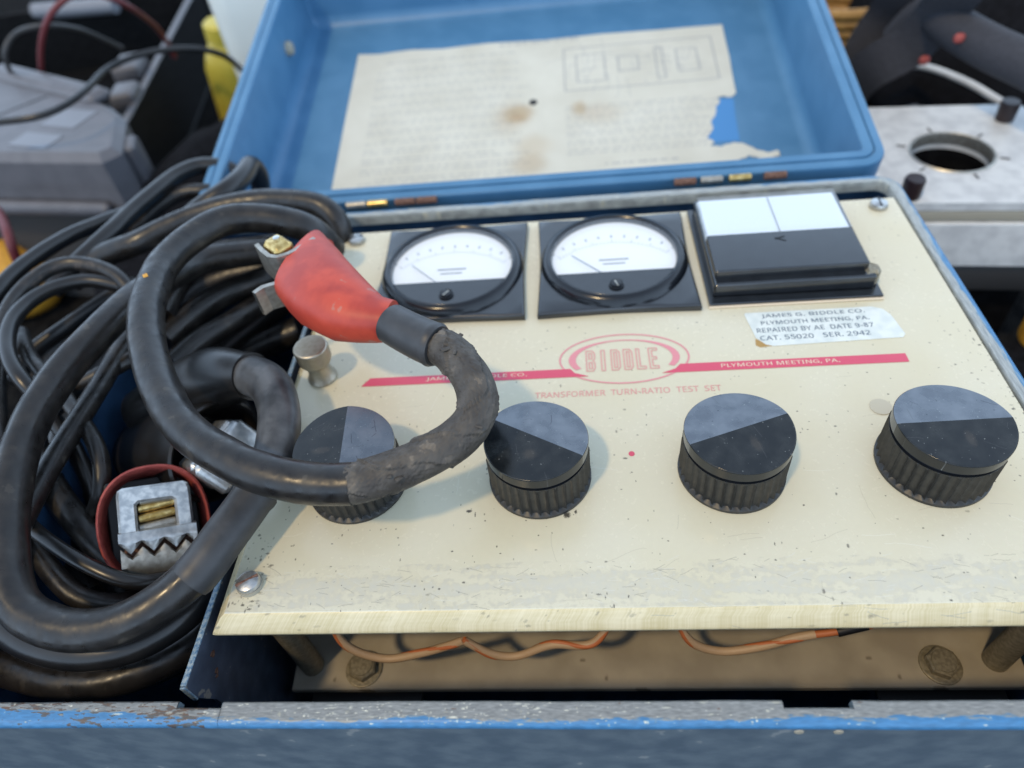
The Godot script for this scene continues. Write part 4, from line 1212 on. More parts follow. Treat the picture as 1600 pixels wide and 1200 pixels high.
func build_leads() -> void:
	var L := leads()
	# the lead with the red clamp, looped over the panel
	var a := thing("test_lead", "thick black lead looping over the panel edge to a red rubber clamp boot", "cable")
	part("cable", cable_mesh(L.A[1], L.A[0], 1, 28), M.rubber, a)
	var mb := MB.new()
	var tn := noise(55.0, 3, 77)
	var tn2 := noise(30.0, 2, 78)
	var tw := noise(1.0, 3, 79)
	var tp := curve(L.A_tape[1], 0.0008)
	var tr: float = L.A_tape[0] * 0.001
	tube_into(mb, tp, func(l: float, t: float, an: float) -> float:
		var ox := 0.012 * cos(an)
		var oy := 0.012 * sin(an)
		var turns := l / 0.024 + 0.55 * sin(an - 0.6) + 0.5 * tn2.get_noise_3d(l, ox, oy)
		var wrap := turns - floorf(turns)
		var lip := 0.075 * (1.0 - wrap) + (0.05 * clampf((0.08 - wrap) / 0.08, 0.0, 1.0))
		var crease := absf(tw.get_noise_3d(turns * 9.0, ox * 130.0, oy * 130.0))
		var end := clampf(minf(l, (t - l) * 2.0) / 0.002, 0.0, 1.0)
		return tr * (0.9 + end * 0.05 + lip - 0.055 * clampf(0.16 - crease, 0.0, 0.16) / 0.16 + 0.026 * tn.get_noise_3d(l, ox, oy)), 90)
	part("tape_wrap", mb.done(), M.tape, a)
	for k in 7:   # frayed bits of tape
		var i := rng.randi_range(2, tp.size() - 3)
		var d := (tp[i + 1] - tp[i]).normalized()
		var s := d.cross(Vector3.UP).normalized()
		var an := rng.randf_range(0.2, 2.9)
		var o := s * cos(an) + Vector3.UP * sin(an)
		part("tape_shred", box(tp[i] + o * tr * 1.04, Vector3(rng.randf_range(0.0015, 0.004), 0.0009, rng.randf_range(0.0008, 0.002)), 0.0003, Basis(Vector3.UP, rng.randf() * TAU)), M.tape, a)
	var cs := curve(L.A_sleeve[1], 0.002)
	mb = MB.new()
	var sr: float = L.A_sleeve[0] * 0.001
	tube_into(mb, cs, func(l: float, t: float, _a: float) -> float:
		return sr * 1.07 * (1.03 if l < 0.0022 else 1.0) * (0.9 if l < 0.0004 else 1.0) * lerpf(1.04, 0.98, l / t), 36)
	part("sleeve", mb.done(), M.rubber_grey, a)
	part("paint_fleck", box(L.A[1][7] + V(0.5, 7.6, 0.4), Vector3(0.0022, 0.0006, 0.003), 0.0002, Basis(Vector3.UP, 0.6)), M.orange, a)
	build_red_clamp(a)
	# the lead that leaves the black elbow boot and turns round the front of the coil
	var b := thing("test_lead", "thickest black lead curving round the coil's front left into grey rubber sleeves", "cable")
	part("cable", cable_mesh(L.B[1], L.B[0], 2, 28), M.rubber, b)
	var sp := curve(L.B_sleeve[1], 0.002)
	mb = MB.new()
	var br: float = L.B_sleeve[0] * 0.001
	tube_into(mb, sp, func(l: float, t: float, _a: float) -> float:
		return br * (1.06 if l > t - 0.003 else 1.0) * (0.94 if l < 0.0005 else 1.0), 32)
	part("sleeve", mb.done(), M.rubber_grey, b)
	mb = MB.new()
	var wn := noise(40.0, 3, 91)
	var er: float = L.B_elbow[0] * 0.001
	tube_into(mb, curve(L.B_elbow[1], 0.002), func(l: float, t: float, an: float) -> float:
		return er * (lerpf(0.92, 1.04, l / t) + 0.05 * wn.get_noise_3d(l, 0.015 * cos(an), 0.015 * sin(an))), 32)
	part("elbow", mb.done(), M.rubber_dusty, b)
	mb = MB.new()
	var bo: float = L.B_boot[0] * 0.001
	tube_into(mb, curve(L.B_boot[1], 0.003), func(l: float, t: float, _a: float) -> float: return bo * lerpf(0.8, 1.15, smoothstep(0.0, 0.4, l / t)), 32)
	part("boot", mb.done(), M.rubber_clean, b)
	# the rest of the coil
	var rest := {
		"B2": ["glossy black lead hugging the underside of the thickest lead at the front", 1], "J": ["brown-black lead lowest in the coil, next to the front rim", 0],
		"E1": ["thin black lead arching highest over the coil's back left", 1], "E2": ["black lead bent in a tight upright bend before the open lid", 1],
		"E3": ["short stretch of thin black lead under the high back arch", 0], "E4": ["black lead with a bright streak along the coil's outer left edge", 1],
		"E5": ["thick black lead crossing the coil's back and dipping behind the panel", 0], "F": ["black lead scuffed rusty brown on top of its arch", 2],
		"G": ["thin black lead in a tight U-turn at the far left of the coil", 1], "H": ["thin black lead curling inward below the leftmost U-turn", 0],
		"I1": ["thick black lead running down beside the red clamp rim", 0], "I2": ["thin black lead sloping to the foot of the toothed clamp", 1],
		"I3": ["black lead at the bottom of the coil below the thin sloping one", 0], "K": ["black lead passing under the thickest lead left of the loop", 0],
		"M1": ["upper black lead seen inside the big loop below its top", 0], "M2": ["middle black lead seen inside the big loop behind the red clamp", 0],
		"M3": ["lower black lead seen inside the big loop above the black boot", 0], "N1": ["thin black lead deep inside the left bend of the coil", 1], "N2": ["thick shaded black lead lying deep under the scuffed arch", 0],
		"D1": ["dark lead deep in the case running down from behind the red clamp", 0], "D2": ["dark lead beside the deep lead below the elbow boot", 0], "D3": ["dark lead deep below the inner left side of the coil", 0], "D4": ["dark lead deep behind the inward curl at the coil's middle left", 0], "D5": ["dark lead in shade at the back of the big loop's opening", 0], "D6": ["dark lead lowest under the toothed clamp", 0], "D7": ["dark lead on the case bottom along the front rim's left end", 0], "D8": ["dark lead hanging over the case's left rim", 0], "D10": ["lead lying just inside the case's left rim below the thickest one", 0], "D9": ["dark lead deep between the black boot and the partition", 0]}
	var sd := 10
	for k in rest:
		sd += 1
		var o := part("coiled_lead", cable_mesh(L[k][1], L[k][0], sd), [M.rubber, M.rubber_clean, M.rubber][rest[k][1]], self)
		tag(o, rest[k][0], "cable", "black leads coiled in the case")
		if k == "F":
			mb = MB.new()
			var f := curve(L.F[1], 0.003)
			var mid := PackedVector3Array()
			for i in range(int(f.size() * 0.22), int(f.size() * 0.47)):
				mid.append(f[i])
			tube_into(mb, mid, wavy(L.F[0] * 0.00102, sd), 20)
			part("scuffed_stretch", mb.done(), M.rubber_scuffed, o)

# jaws and boot of the clamp that lies on the panel
func build_red_clamp(a: Node3D) -> void:
	var y := 0.047
	var pairs := [[V(2.0, 0, -39.2), V(-1.4, 0, -22.8), 8.3], [V(-3.8, 0, -41.6), V(-8.2, 0, -23.0), 9.2], [V(-10.2, 0, -49.5), V(-17.0, 0, -24.0), 10.6], [V(-17.5, 0, -59.0), V(-27.5, 0, -26.5), 12.4], [V(-25.9, 0, -70.4), V(-37.2, 0, -32.6), 13.0], [V(-32.5, 0, -80.0), V(-43.6, 0, -37.0), 12.6], [V(-38.5, 0, -88.0), V(-49.5, 0, -43.5), 11.6], [V(-42.5, 0, -94.0), V(-54.0, 0, -49.5), 10.4], [V(-45.2, 0, -97.5), V(-58.0, 0, -55.0), 9.4]]
	var rings := []
	for p in pairs:
		var c: Vector3 = (p[0] + p[1]) * 0.5
		var s: Vector3 = (p[1] - p[0]) * 0.5
		var r := PackedVector3Array()
		for i in 40:
			var an := TAU * i / 40
			var cx := cos(an)
			var sx := sin(an)
			r.append(c + Vector3(0, y, 0) + s * signf(cx) * pow(absf(cx), 0.8) + Vector3.UP * p[2] * 0.001 * signf(sx) * pow(absf(sx), 0.8))
		rings.append(r)
	# the mouth turns in on itself
	var last: PackedVector3Array = rings[rings.size() - 1]
	var mid := Vector3.ZERO
	for q in last:
		mid += q
	mid /= last.size()
	for k in [[0.93, 0.6], [0.84, 0.0], [0.8, -10.0]]:
		var r := PackedVector3Array()
		for q in last:
			r.append(mid + (q - mid) * k[0] + V(-0.85, 0, -0.35) * k[1])
		rings.append(r)
	var mb := MB.new()
	loft_into(mb, rings, true, true)
	var boot := part("clamp_boot", mb.done(60.0), M.red_rubber, a)
	boot.set_meta("label", "red rubber boot, flared at its open end")
	# bent steel strips of the jaws, standing edge on
	var strip := func(pts: Array, y0: float, y1: float, t: float) -> ArrayMesh:
		var m2 := MB.new()
		var line := PackedVector2Array()
		for p: Vector2 in pts:
			line.append(p * 0.001)
		sweep_into(m2, line, [Vector2(-t, y0), Vector2(-t, y1), Vector2(t, y1), Vector2(t, y0)], [0, 0.3, 0.6, 1], true)
		return m2.done(25.0)
	part("upper_jaw", strip.call([Vector2(-43, -82), Vector2(-48, -76), Vector2(-53, -71), Vector2(-58, -69), Vector2(-62, -70), Vector2(-66, -74), Vector2(-71, -80)], 0.042, 0.057, 0.0011), M.steel_dull, a)
	part("lower_jaw", strip.call([Vector2(-46, -56), Vector2(-58, -57), Vector2(-63, -55), Vector2(-66, -51)], 0.038, 0.051, 0.0012), M.steel_dull, a)
	part("jaw_cheek", prism(PackedVector2Array([Vector2(-0.040, -0.080), Vector2(-0.053, -0.069), Vector2(-0.062, -0.068), Vector2(-0.064, -0.058), Vector2(-0.046, -0.052)]), 0.0395, 0.0425, 0.0004), M.steel_dull, a)
	part("jaw_tooth_block", box(V(-60, 53, -78.5), Vector3(0.0135, 0.012, 0.0105), 0.0022, Basis(Vector3.UP, -0.75)), M.brass, a)
	part("hinge_pin", lathe([Vector2(0, 0), Vector2(0.0016, 0), Vector2(0.0016, 0.0016), Vector2(0, 0.002)], 14, V(-60, 58.6, -79.5)), M.chrome, a)

# the clamp that points at the viewer out of its red boot: a galvanised frame, spring and toothed jaws
func build_toothed_clamp() -> void:
	var c := thing("toothed_clamp", "galvanised clamp with zigzag teeth pointing up out of a red boot", "clamp", V(-110.5, -10, 30.6))
	var z := Vector3(0.5315, 0.7152, 0.4538)
	var x := Vector3(0.985, 0.03, -0.17)
	x = (x - z * x.dot(z)).normalized()
	c.basis = Basis(x, z.cross(x), z)
	var mb := MB.new()
	var rings := []
	for p in [[0.62, -58.0, 0.0], [0.72, -40.0, 0.0], [0.9, -18.0, 0.0], [1.0, -3.0, 0.0], [1.0, 0.5, 0.0], [0.965, 1.2, 0.0], [0.93, 0.4, 0.0], [0.91, -3.0, 0.0], [0.80, -24.0, 0.0]]:
		var r := PackedVector3Array()
		for i in 44:
			var an := TAU * i / 44
			var cx := cos(an); var sx := sin(an)
			var sq := 0.86
			r.append(V(22.6 * p[0] * signf(cx) * pow(absf(cx), sq) - (1.2 * p[0] * sx if sx < 0 else 0.0), 26.5 * p[0] * signf(sx) * pow(absf(sx), sq), p[1]))
		rings.append(r)
	loft_into(mb, rings, true, true)
	part("boot", mb.done(50.0), M.red_dull, c)
	part("boot_throat", box(V(0, 0, -14), Vector3(0.037, 0.044, 0.003), 0.001), M.black, c)
	# frame round the window
	var tl := Basis(Vector3(0, 0, 1), -0.04)
	var fr := PackedVector2Array()
	for q in [[-15.6, 1.0], [-15.6, -17.5], [-15.0, -20.0], [-12.8, -21.2], [12.6, -21.2], [14.8, -20.0], [15.6, -17.5], [15.9, 1.0], [8.6, 1.0], [8.3, -12.6], [7.0, -13.6], [-6.4, -13.6], [-7.6, -12.6], [-7.6, 1.0]]:
		fr.append(Vector2(q[0], q[1]) * 0.001)
	var fo := part("frame", prism(fr, 0.0, 0.0056, 0.0011), M.steel, c)
	fo.basis = tl * Basis(Vector3.RIGHT, PI / 2)
	for k in 3:
		part("spring_coil", lathe([Vector2(0.0, 0), Vector2(0.0020, 0.0006), Vector2(0.0022, 0.004), Vector2(0.0022, 0.0125), Vector2(0.0019, 0.0160), Vector2(0, 0.0165)], 18, tl * V(-7.6, 10.6 - k * 4.6, 0.6), tl * Basis(Vector3(0, 0, 1), -PI / 2 + 0.1)), M.brass if k < 2 else M.steel_dull, c)
	part("tongue", box(tl * V(0.4, 14.4, 2.4), Vector3(0.0145, 0.0042, 0.0036), 0.0012, tl * Basis(Vector3.RIGHT, 0.3)), M.nickel, c)
	# jaws: a bulging plate ending in teeth above, a rounded one with teeth up below
	var teeth := func(top: bool) -> ArrayMesh:
		var m2 := MB.new()
		var r := []
		var nx := 28
		for i in nx + 1:
			var u := float(i) / nx
			var xx := lerpf(-16.0, 16.8, u)
			var saw := absf(fposmod(u * 3.5, 1.0) - 0.5) * 2.0
			var ring := PackedVector3Array()
			if top:
				var e := -9.3 + 5.0 * saw
				for q in [[1.5, 2.6], [0.4, 6.4], [-2.5, 8.4], [-5.2 + saw * 1.5, 8.6], [e, 7.4], [e + 0.3, 4.4], [-2.0, 3.6], [1.5, 1.0]]:
					ring.append(tl * V(xx, q[0], q[1]))
			else:
				var e := -11.3 + 4.6 * saw
				var cr := sqrt(maxf(0.0, 1.0 - pow(absf(u * 2.0 - 1.0), 5.0)))
				for q in [[e, 6.2], [minf(e - 0.8, -10.5), 7.4], [-15.4, 7.4], [-17.0 - 2.6 * cr, 4.6], [-17.0 - 3.6 * cr, 0.5], [-15.0, -1.0], [e, 2.2]]:
					ring.append(tl * V(xx * 0.97, q[0], q[1]))
			r.append(ring)
		loft_into(m2, r, true, true)
		return m2.done(38.0)
	part("upper_jaw", teeth.call(true), M.steel, c)
	part("lower_jaw", teeth.call(false), M.steel_dull, c)
	part("jaw_gap", box(tl * V(0.4, -11.0, -1.6), Vector3(0.029, 0.012, 0.0025), 0.0005, tl), M.rust, c)
	for o in c.get_children():   # the metal sits a little low in its boot
		if not o.name.begins_with("boot"):
			o.transform = Transform3D(Basis.from_scale(Vector3.ONE * 0.93), V(0.3, -2.2, -0.5)) * o.transform

# the clamp half hidden behind the loop, in a black boot
func build_black_clamp() -> void:
	var c := thing("black_boot_clamp", "steel clamp in a wide black rubber boot, half hidden under the loop", "clamp", V(-94.5, -9, -9))
	var z := Vector3(0.80, 0.42, 0.38).normalized()
	var x := Vector3(-0.35, -0.05, 0.9)
	x = (x - z * x.dot(z)).normalized()
	c.basis = Basis(x, z.cross(x), z)
	var mb := MB.new()
	var rings := []
	for p in [[0.7, -84.0], [0.95, -62.0], [1.06, -34.0], [1.0, -6.0], [1.0, 0.5], [0.95, 1.3], [0.9, 0.4], [0.86, -6.0], [0.7, -26.0]]:
		var r := PackedVector3Array()
		for i in 40:
			var an := TAU * i / 40
			r.append(V(26.0 * p[0] * cos(an), 21.5 * p[0] * sin(an), p[1]))
		rings.append(r)
	loft_into(mb, rings, true, true)
	part("boot", mb.done(50.0), M.rubber_clean, c)
	part("frame", box(V(2, 0, 2), Vector3(0.030, 0.018, 0.016), 0.0022), M.steel, c)
	part("jaw", box(V(2, 1.5, 13.5), Vector3(0.032, 0.02, 0.009), 0.0028, Basis(Vector3.RIGHT, 0.35)), M.steel, c)
	part("spring_coil", lathe([Vector2(0, 0), Vector2(0.003, 0.0005), Vector2(0.003, 0.012), Vector2(0, 0.0125)], 18, V(-9, 10.4, 0), Basis(Vector3(0, 0, 1), -PI / 2 + 0.3)), M.nickel, c)
	part("spring_coil", lathe([Vector2(0, 0), Vector2(0.003, 0.0005), Vector2(0.003, 0.012), Vector2(0, 0.0125)], 18, V(-8, 10.2, 6), Basis(Vector3(0, 0, 1), -PI / 2 + 0.3)), M.steel_dull, c)

# ------------------------------------------------------------------ what stands round the case
func build_surroundings() -> void:
	var g := part("ground", box(Vector3(0, -0.22, 0), Vector3(30, 0.04, 30), 0.001), M.ground, self)
	g.set_meta("kind", "structure")
	g.set_meta("label", "dark ground under the case")
	g.set_meta("category", "ground")
	# black crate
	var cr := thing("crate", "black plastic crate behind the grey tool case, its rim running up and away", "crate", Vector3(-0.55, -0.2, -0.72))
	cr.rotation.y = 0.171
	part("side_wall", box(Vector3(0.095, 0.052, 0), Vector3(0.006, 0.104, 0.62), 0.002), M.black_plastic, cr)
	part("side_wall", box(Vector3(-0.5, 0.052, 0), Vector3(0.006, 0.104, 0.62), 0.002), M.black_plastic, cr)
	part("end_wall", box(Vector3(-0.2, 0.052, -0.31), Vector3(0.6, 0.104, 0.006), 0.002), M.black_plastic, cr)
	part("end_wall", box(Vector3(-0.2, 0.03, 0.31), Vector3(0.6, 0.06, 0.006), 0.002), M.black_plastic, cr)
	part("bottom", box(Vector3(-0.2, 0.004, 0), Vector3(0.6, 0.006, 0.62), 0.002), M.black_plastic, cr)
	part("rim", box(Vector3(0.097, 0.106, 0), Vector3(0.009, 0.004, 0.63), 0.0015), M.grey_plastic, cr)
	var pipe := part("grey_tube", tube([V(-773,-100,-1004), V(-631,-100,-995)], 0.012, 16, 0.05), M.grey_pale, self)
	tag(pipe, "pale grey tube lying inside the black crate", "tube")
	# grey tool case
	var tc := thing("tool_case", "grey plastic tool case with a pale label strip at the left beside the coil", "tool case", Vector3(-0.45, -0.2, -0.46))
	var outline := func(grow: float) -> PackedVector2Array:
		var o := PackedVector2Array()
		for q in [[-0.62, -0.60], [-0.545, -0.572], [-0.368, -0.468], [-0.340, -0.437], [-0.3165, -0.372], [-0.329, -0.358], [-0.62, -0.405]]:
			o.append(Vector2(q[0] + 0.45, q[1] + 0.46))
		return inset(o, -grow)
	part("body", prism(outline.call(-0.004), 0.0, 0.112, 0.004), M.grey_dark, tc)
	part("cover", prism(outline.call(0.0), 0.112, 0.168, 0.007), M.grey_plastic, tc)
	var yaw := Basis(Vector3.UP, -0.52)
	part("ridge", box(Vector3(-0.012, 0.168, -0.065), Vector3(0.19, 0.014, 0.026), 0.005, yaw), M.grey_plastic, tc)
	part("seam", box(Vector3(-0.03, 0.1681, 0.0), Vector3(0.0025, 0.0008, 0.10), 0.0002, Basis(Vector3.UP, -0.75)), M.black, tc)
	part("paper_label", box(Vector3(0.055, 0.1683, 0.022), Vector3(0.042, 0.0008, 0.034), 0.0003, Basis(Vector3.UP, -0.3)), M.grey_pale, tc)
	part("paper_label", box(Vector3(0.042, 0.1683, 0.062), Vector3(0.046, 0.0008, 0.024), 0.0003, Basis(Vector3.UP, -0.3)), M.grey_pale, tc)
	part("latch", box(Vector3(0.128, 0.125, 0.062), Vector3(0.012, 0.07, 0.03), 0.003, Basis(Vector3.UP, 0.33)), M.grey_plastic, tc)
	part("foot_rail", box(Vector3(-0.02, 0.118, 0.086), Vector3(0.26, 0.014, 0.012), 0.004, Basis(Vector3.UP, -0.16)), M.grey_plastic, tc)
	var bl := thing("plastic_block", "pair of small grey plastic blocks on the crate rim behind the tool case", "block", Vector3(-0.446, -0.098, -0.62))
	bl.rotation.y = 0.17
	part("block", box(Vector3(0, 0.008, 0), Vector3(0.03, 0.02, 0.04), 0.004), M.grey_plastic, bl)
	part("block", box(Vector3(-0.016, 0.008, -0.09), Vector3(0.034, 0.02, 0.05), 0.004), M.grey_plastic, bl)
	var bag := part("black_bag", null, M.cloth, self)
	var mb := MB.new()
	var rings := []
	for k in 9:
		var r := PackedVector3Array()
		for i in 28:
			var an := TAU * i / 28
			var w := 1.0 + 0.06 * sin(an * 3.0 + k) + 0.04 * sin(an * 7.0 - k * 2.0)
			var f: float = [0.8, 0.97, 1.0, 0.99, 0.96, 0.9, 0.78, 0.52, 0.2][k]
			r.append(Vector3(cos(an) * 0.085 * w * f, k * 0.017, sin(an) * 0.2 * w * f))
		rings.append(r)
	loft_into(mb, rings)
	bag.mesh = mb.done(60.0)
	bag.position = Vector3(-0.285, -0.2, -0.40)
	tag(bag, "slack black bag lying between the tool case and the open lid", "bag")
	# white jug with a yellow lid behind the case's lid
	var jug := thing("jug", "white translucent plastic jug standing behind the open lid's left side", "jug", Vector3(-0.215, -0.2, -0.66))
	mb = MB.new()
	rings = []
	for p in [[0.9, 0.0], [1.0, 0.012], [1.0, 0.19], [1.0, 0.25], [0.8, 0.27], [0.4, 0.28], [0.3, 0.285]]:
		rings.append(round_rect(-0.085 * p[0], 0.085 * p[0], -0.07 * p[0], 0.07 * p[0], 0.03 * p[0], p[1], 6))
	loft_into(mb, rings)
	part("body", mb.done(45.0), M.jug, jug)
	part("neck", lathe([Vector2(0.024, 0.28), Vector2(0.024, 0.3), Vector2(0, 0.3)], 28), M.jug, jug)
	part("handle", tube([Vector3(0.02, 0.27, 0.02), Vector3(0.075, 0.27, 0.06), Vector3(0.09, 0.22, 0.07)], 0.011, 14, 0.01), M.jug, jug)
	var yel := thing("yellow_bottle", "yellow plastic bottle leaning beside the white jug", "bottle", Vector3(-0.38, -0.2, -0.755))
	yel.rotation = Vector3(0.1, 0.3, -0.12)
	part("body", lathe([Vector2(0, 0), Vector2(0.028, 0.0), Vector2(0.032, 0.006), Vector2(0.032, 0.085), Vector2(0.027, 0.103), Vector2(0.018, 0.12), Vector2(0.018, 0.13), Vector2(0, 0.13)], 32), M.yellow, yel)
	part("cap", lathe([Vector2(0.02, 0.122), Vector2(0.02, 0.14), Vector2(0.016, 0.144), Vector2(0, 0.144)], 24), M.yellow, yel)
	# loose wires over the tool case
	tag(part("loose_wire", tube([V(-418,0,-370), V(-367,0,-375), V(-351,0,-415), V(-351,0,-469), V(-324,0,-496), V(-286,-5,-511), V(-265,-20,-528), V(-270,-50,-565)], 0.003, 12, 0.01), M.rubber_clean, self), "black wire sagging across the grey tool case to behind the lid", "wire")
	tag(part("loose_wire", tube([V(-497,-45,-565), V(-460,0,-545), V(-428,30,-540), V(-406,40,-558), V(-369,40,-544), V(-359,20,-565), V(-401,-40,-675), V(-410,-80,-700)], 0.003, 12, 0.01), M.red_wire, self), "dull red wire arching up out of the tool case", "wire")
	tag(part("loose_wire", tube([V(-525,-40,-564), V(-493,0,-529), V(-489,10,-551), V(-447,20,-539), V(-438,0,-583), V(-466,-60,-690)], 0.0026, 12, 0.01), M.grey_dark, self), "dark grey wire looping left of the red wire", "wire")
	var og := part("orange_glove", null, M.orange, self)
	mb = MB.new()
	rings = []
	for k in 7:
		var r := PackedVector3Array()
		for i in 20:
			var an := TAU * i / 20
			var f: float = [0.7, 1.0, 1.05, 0.95, 0.8, 0.5, 0.15][k]
			r.append(Vector3(cos(an) * 0.034 * f * (1.0 + 0.15 * sin(an * 3.0)), k * 0.012, sin(an) * 0.05 * f))
		rings.append(r)
	loft_into(mb, rings)
	og.mesh = mb.done(60.0)
	og.position = Vector3(-0.50, -0.2, -0.385)
	tag(og, "crumpled bright orange cloth in the dark left of the coil", "cloth")
	tag(part("loose_wire", tube([V(-440,-60,-340), V(-423,-60,-327), V(-387,-60,-281), V(-396,-80,-282), V(-400,-120,-285)], 0.004, 12, 0.01), M.red_wire, self), "dull red wire hanging past the orange cloth", "wire")
	# white instrument with a round well
	var ins := thing("white_instrument", "white boxy instrument with a big round well and two brown knobs", "instrument", Vector3(0.357, -0.05, -0.294))
	ins.rotation.y = -0.115
	mb = MB.new()
	var x0 := -0.10; var x1 := 0.068; var z0 := -0.072; var z1 := 0.066; var hr := 0.0275
	# top face with a hole: fan between the hole and the outline
	var nseg := 64
	for i in nseg:
		var a := TAU * i / nseg
		var b := TAU * (i + 1) / nseg
		var ed := func(an: float) -> Vector3:
			var d := Vector2(cos(an), sin(an))
			var t := minf((x1 if d.x > 0 else -x0) / maxf(absf(d.x), 1e-4), (z1 if d.y > 0 else -z0) / maxf(absf(d.y), 1e-4))
			return Vector3(d.x * t, 0, d.y * t)
		var pa := Vector3(cos(a) * hr, 0, sin(a) * hr); var pb := Vector3(cos(b) * hr, 0, sin(b) * hr)
		mb.quad(pb, pa, ed.call(a), ed.call(b))
		mb.quad(pa, pb, pb + Vector3(0, -0.012, 0), pa + Vector3(0, -0.012, 0))
		mb.quad(ed.call(b), ed.call(a), ed.call(a) + Vector3(0, -0.006, 0), ed.call(b) + Vector3(0, -0.006, 0))
	part("top_plate", mb.done(30.0, Vector3.UP), M.white_paint, ins)
	part("well", lathe([Vector2(0, -0.04), Vector2(0.026, -0.04), Vector2(0.0278, -0.012), Vector2(0.0285, -0.006)], 48), M.black_plastic, ins)
	part("well_ring", lathe([Vector2(0.0272, -0.008), Vector2(0.0272, 0.0005), Vector2(0.0282, 0.0012), Vector2(0.0292, 0.0002)], 64), M.steel_dull, ins)
	for w in [["trim", -0.0105, 0.008, 0.001, M.beige], ["body", -0.033, 0.036, 0.004, M.white_paint]]:
		mb = MB.new()
		for q in [[0.0, 1, 0.062], [0.0, -1, -0.068]]:
			box_into(mb, Vector3(-0.016, w[1], q[2] + w[3] * q[1]), Vector3(0.166 + w[3] * 2, w[2], 0.006), 0.001)
		for q in [[-1, -0.095], [1, 0.063]]:
			box_into(mb, Vector3(q[1] + w[3] * q[0], w[1], -0.003), Vector3(0.006, w[2], 0.124 + w[3] * 2), 0.001)
		part(w[0], mb.done(50.0), w[4], ins)
	part("skirt", box(Vector3(-0.016, -0.064, -0.003), Vector3(0.17, 0.026, 0.138), 0.003), M.grey_dark, ins)
	part("lower_case", box(Vector3(-0.016, -0.1135, -0.005), Vector3(0.16, 0.073, 0.12), 0.003), M.black_plastic, ins)
	for p in [[0.048, -0.047], [-0.041, 0.058]]:
		part("knob", lathe([Vector2(0.0062, 0), Vector2(0.0066, 0.001), Vector2(0.0068, 0.013), Vector2(0.006, 0.0145), Vector2(0, 0.0147)], 28, Vector3(p[0], 0.0003, p[1])), M.brown_knob, ins)
	for i in 6:
		var a := TAU * i / 6 + 0.3
		part("tick_mark", box(Vector3(cos(a) * 0.034, 0.0004, sin(a) * 0.034), Vector3(0.006, 0.0006, 0.0014), 0.0002, Basis(Vector3.UP, -a)), M.grey_dark, ins)
	# backpack and straps, top right
	var bp := thing("backpack", "black cloth backpack with small red tabs in the top right corner", "backpack", Vector3(0.64, -0.2, -0.62))
	mb = MB.new()
	rings = []
	for k in 9:
		var f: float = [0.85, 1.0, 1.04, 1.02, 0.98, 0.9, 0.75, 0.5, 0.2][k]
		var ring := round_rect(-0.21 * f, 0.2 * f, -0.2 * f, 0.17 * f, 0.09 * f, k * 0.03, 8)
		for i in ring.size():
			ring[i] += Vector3(sin(i * 0.9 + k) * 0.006, 0, cos(i * 1.3 - k) * 0.006)
		rings.append(ring)
	loft_into(mb, rings)
	part("body", mb.done(60.0), M.cloth, bp)
	part("shoulder_strap", tube([V(-270,165,160), V(-262,193,176), V(-256,195,220), V(-245,195,266), V(-228,195,310), V(-210,183,340)], 0.015, 16, 0.01), M.webbing, bp)
	for p in [[-0.268, 0.168, 0.212], [-0.266, 0.2, 0.25]]:
		part("red_tab", box(Vector3(p[0], p[1], p[2]), Vector3(0.008, 0.007, 0.006), 0.002), M.red_dull, bp)
	mb = MB.new()
	sweep_strip(mb, [V(371,50,-370), V(371,30,-387), V(374,0,-414), V(366,-30,-429), V(347,-45,-437), V(338,-75,-458), V(338,-120,-470)], 0.036, 0.003)
	tag(part("webbing_strap", mb.done(40.0), M.webbing, self), "ribbed grey nylon strap hanging down right of the open lid", "strap")
	mb = MB.new()
	sweep_strip(mb, [V(365,30,-455), V(360,0,-468), V(358,-30,-487), V(346,-50,-484), V(347,-80,-483), V(347,-130,-483)], 0.026, 0.003)
	tag(part("webbing_strap", mb.done(40.0), M.webbing, self), "dark strap folded just behind the lid's right rim", "strap")
	tag(part("white_tray", tube([V(390,-110,-560), V(412,-80,-505), V(430,-70,-445), V(440,-70,-412), V(451,-70,-374), V(462,-70,-330)], 0.003, 14, 0.008), M.white_paint, self), "curved white edge of a tray before the black backpack", "tray edge")
	var ba := thing("basket", "brown wicker basket, a corner of it showing above the lid", "basket", Vector3(0.405, -0.2, -0.74))
	for k in 11:
		var ring := []
		for i in 33:
			var an := TAU * i / 32
			ring.append(Vector3(cos(an) * (0.075 + 0.002 * k), 0.006 + k * 0.011, sin(an) * (0.075 + 0.002 * k)))
		part("wicker_strand", tube(ring, 0.006, 10, 0.012), M.wicker, ba)
	var cl := part("grey_cloth", box(Vector3(0.37, -0.155, -0.43), Vector3(0.16, 0.09, 0.12), 0.02, Basis(Vector3.UP, 0.3)), M.grey_cloth, self)
	tag(cl, "folded grey cloth between the lid and the white instrument", "cloth")
	var ob := part("orange_tin", lathe([Vector2(0, 0), Vector2(0.016, 0), Vector2(0.017, 0.003), Vector2(0.017, 0.016), Vector2(0.014, 0.019), Vector2(0, 0.02)], 28), M.orange, self)
	ob.position = Vector3(0.392, -0.12, -0.165)
	tag(ob, "small orange tin at the right edge below the white instrument", "tin")
	var lb := part("black_pouch", box(Vector3(0.41, -0.16, -0.12), Vector3(0.19, 0.08, 0.12), 0.02, Basis(Vector3.UP, -0.1)), M.cloth, self)
	tag(lb, "black padded pouch on the ground right of the case", "pouch")
	tag(part("coiled_hose", tube([Vector3(0.33, -0.185, 0.1), Vector3(0.36, -0.175, 0.02), Vector3(0.37, -0.175, -0.04), Vector3(0.40, -0.12, -0.07), Vector3(0.48, -0.12, -0.08)], 0.012, 16, 0.01), M.rubber_clean, self), "black hose lying against the pouch at the right", "hose")

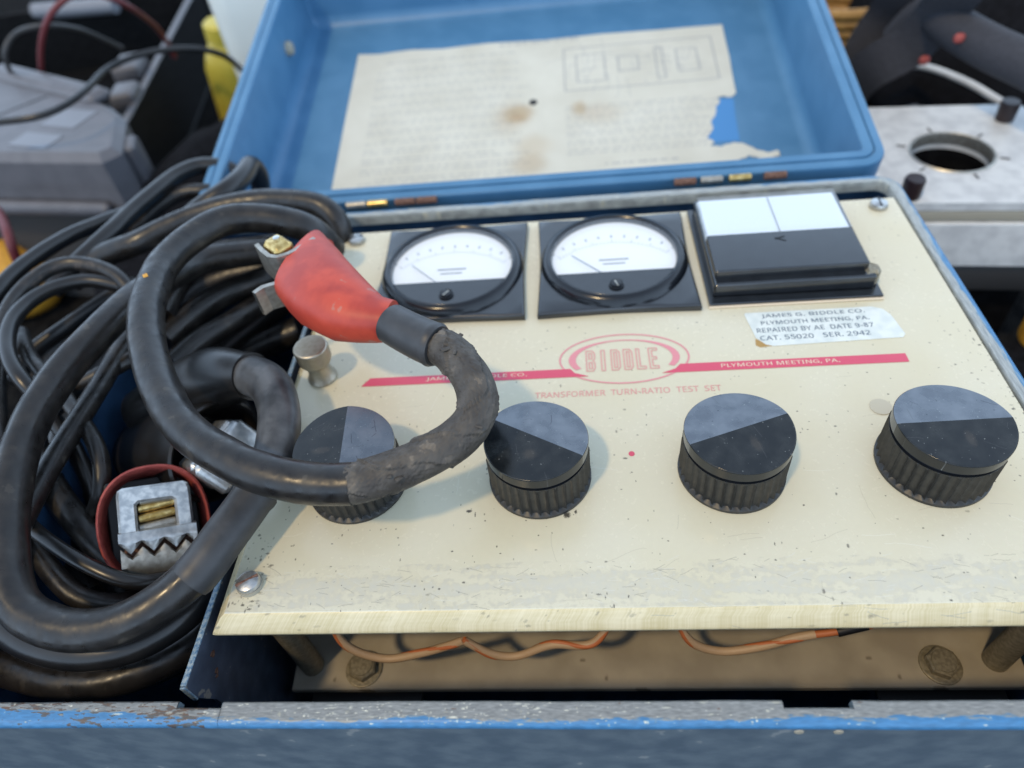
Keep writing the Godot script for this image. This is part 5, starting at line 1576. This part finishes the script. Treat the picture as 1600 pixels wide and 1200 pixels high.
func sweep_strip(mb: MB, pts: Array, w: float, t: float) -> void:
	var c := curve(pts, 0.008)
	var rings := []
	for i in c.size():
		var d := (c[mini(i + 1, c.size() - 1)] - c[maxi(i - 1, 0)]).normalized()
		var s := d.cross(Vector3(-0.3, 0.4, 0.85)).normalized()
		var n := s.cross(d)
		rings.append(PackedVector3Array([c[i] + s * w / 2 + n * t / 2, c[i] - s * w / 2 + n * t / 2, c[i] - s * w / 2 - n * t / 2, c[i] + s * w / 2 - n * t / 2]))
	loft_into(mb, rings)
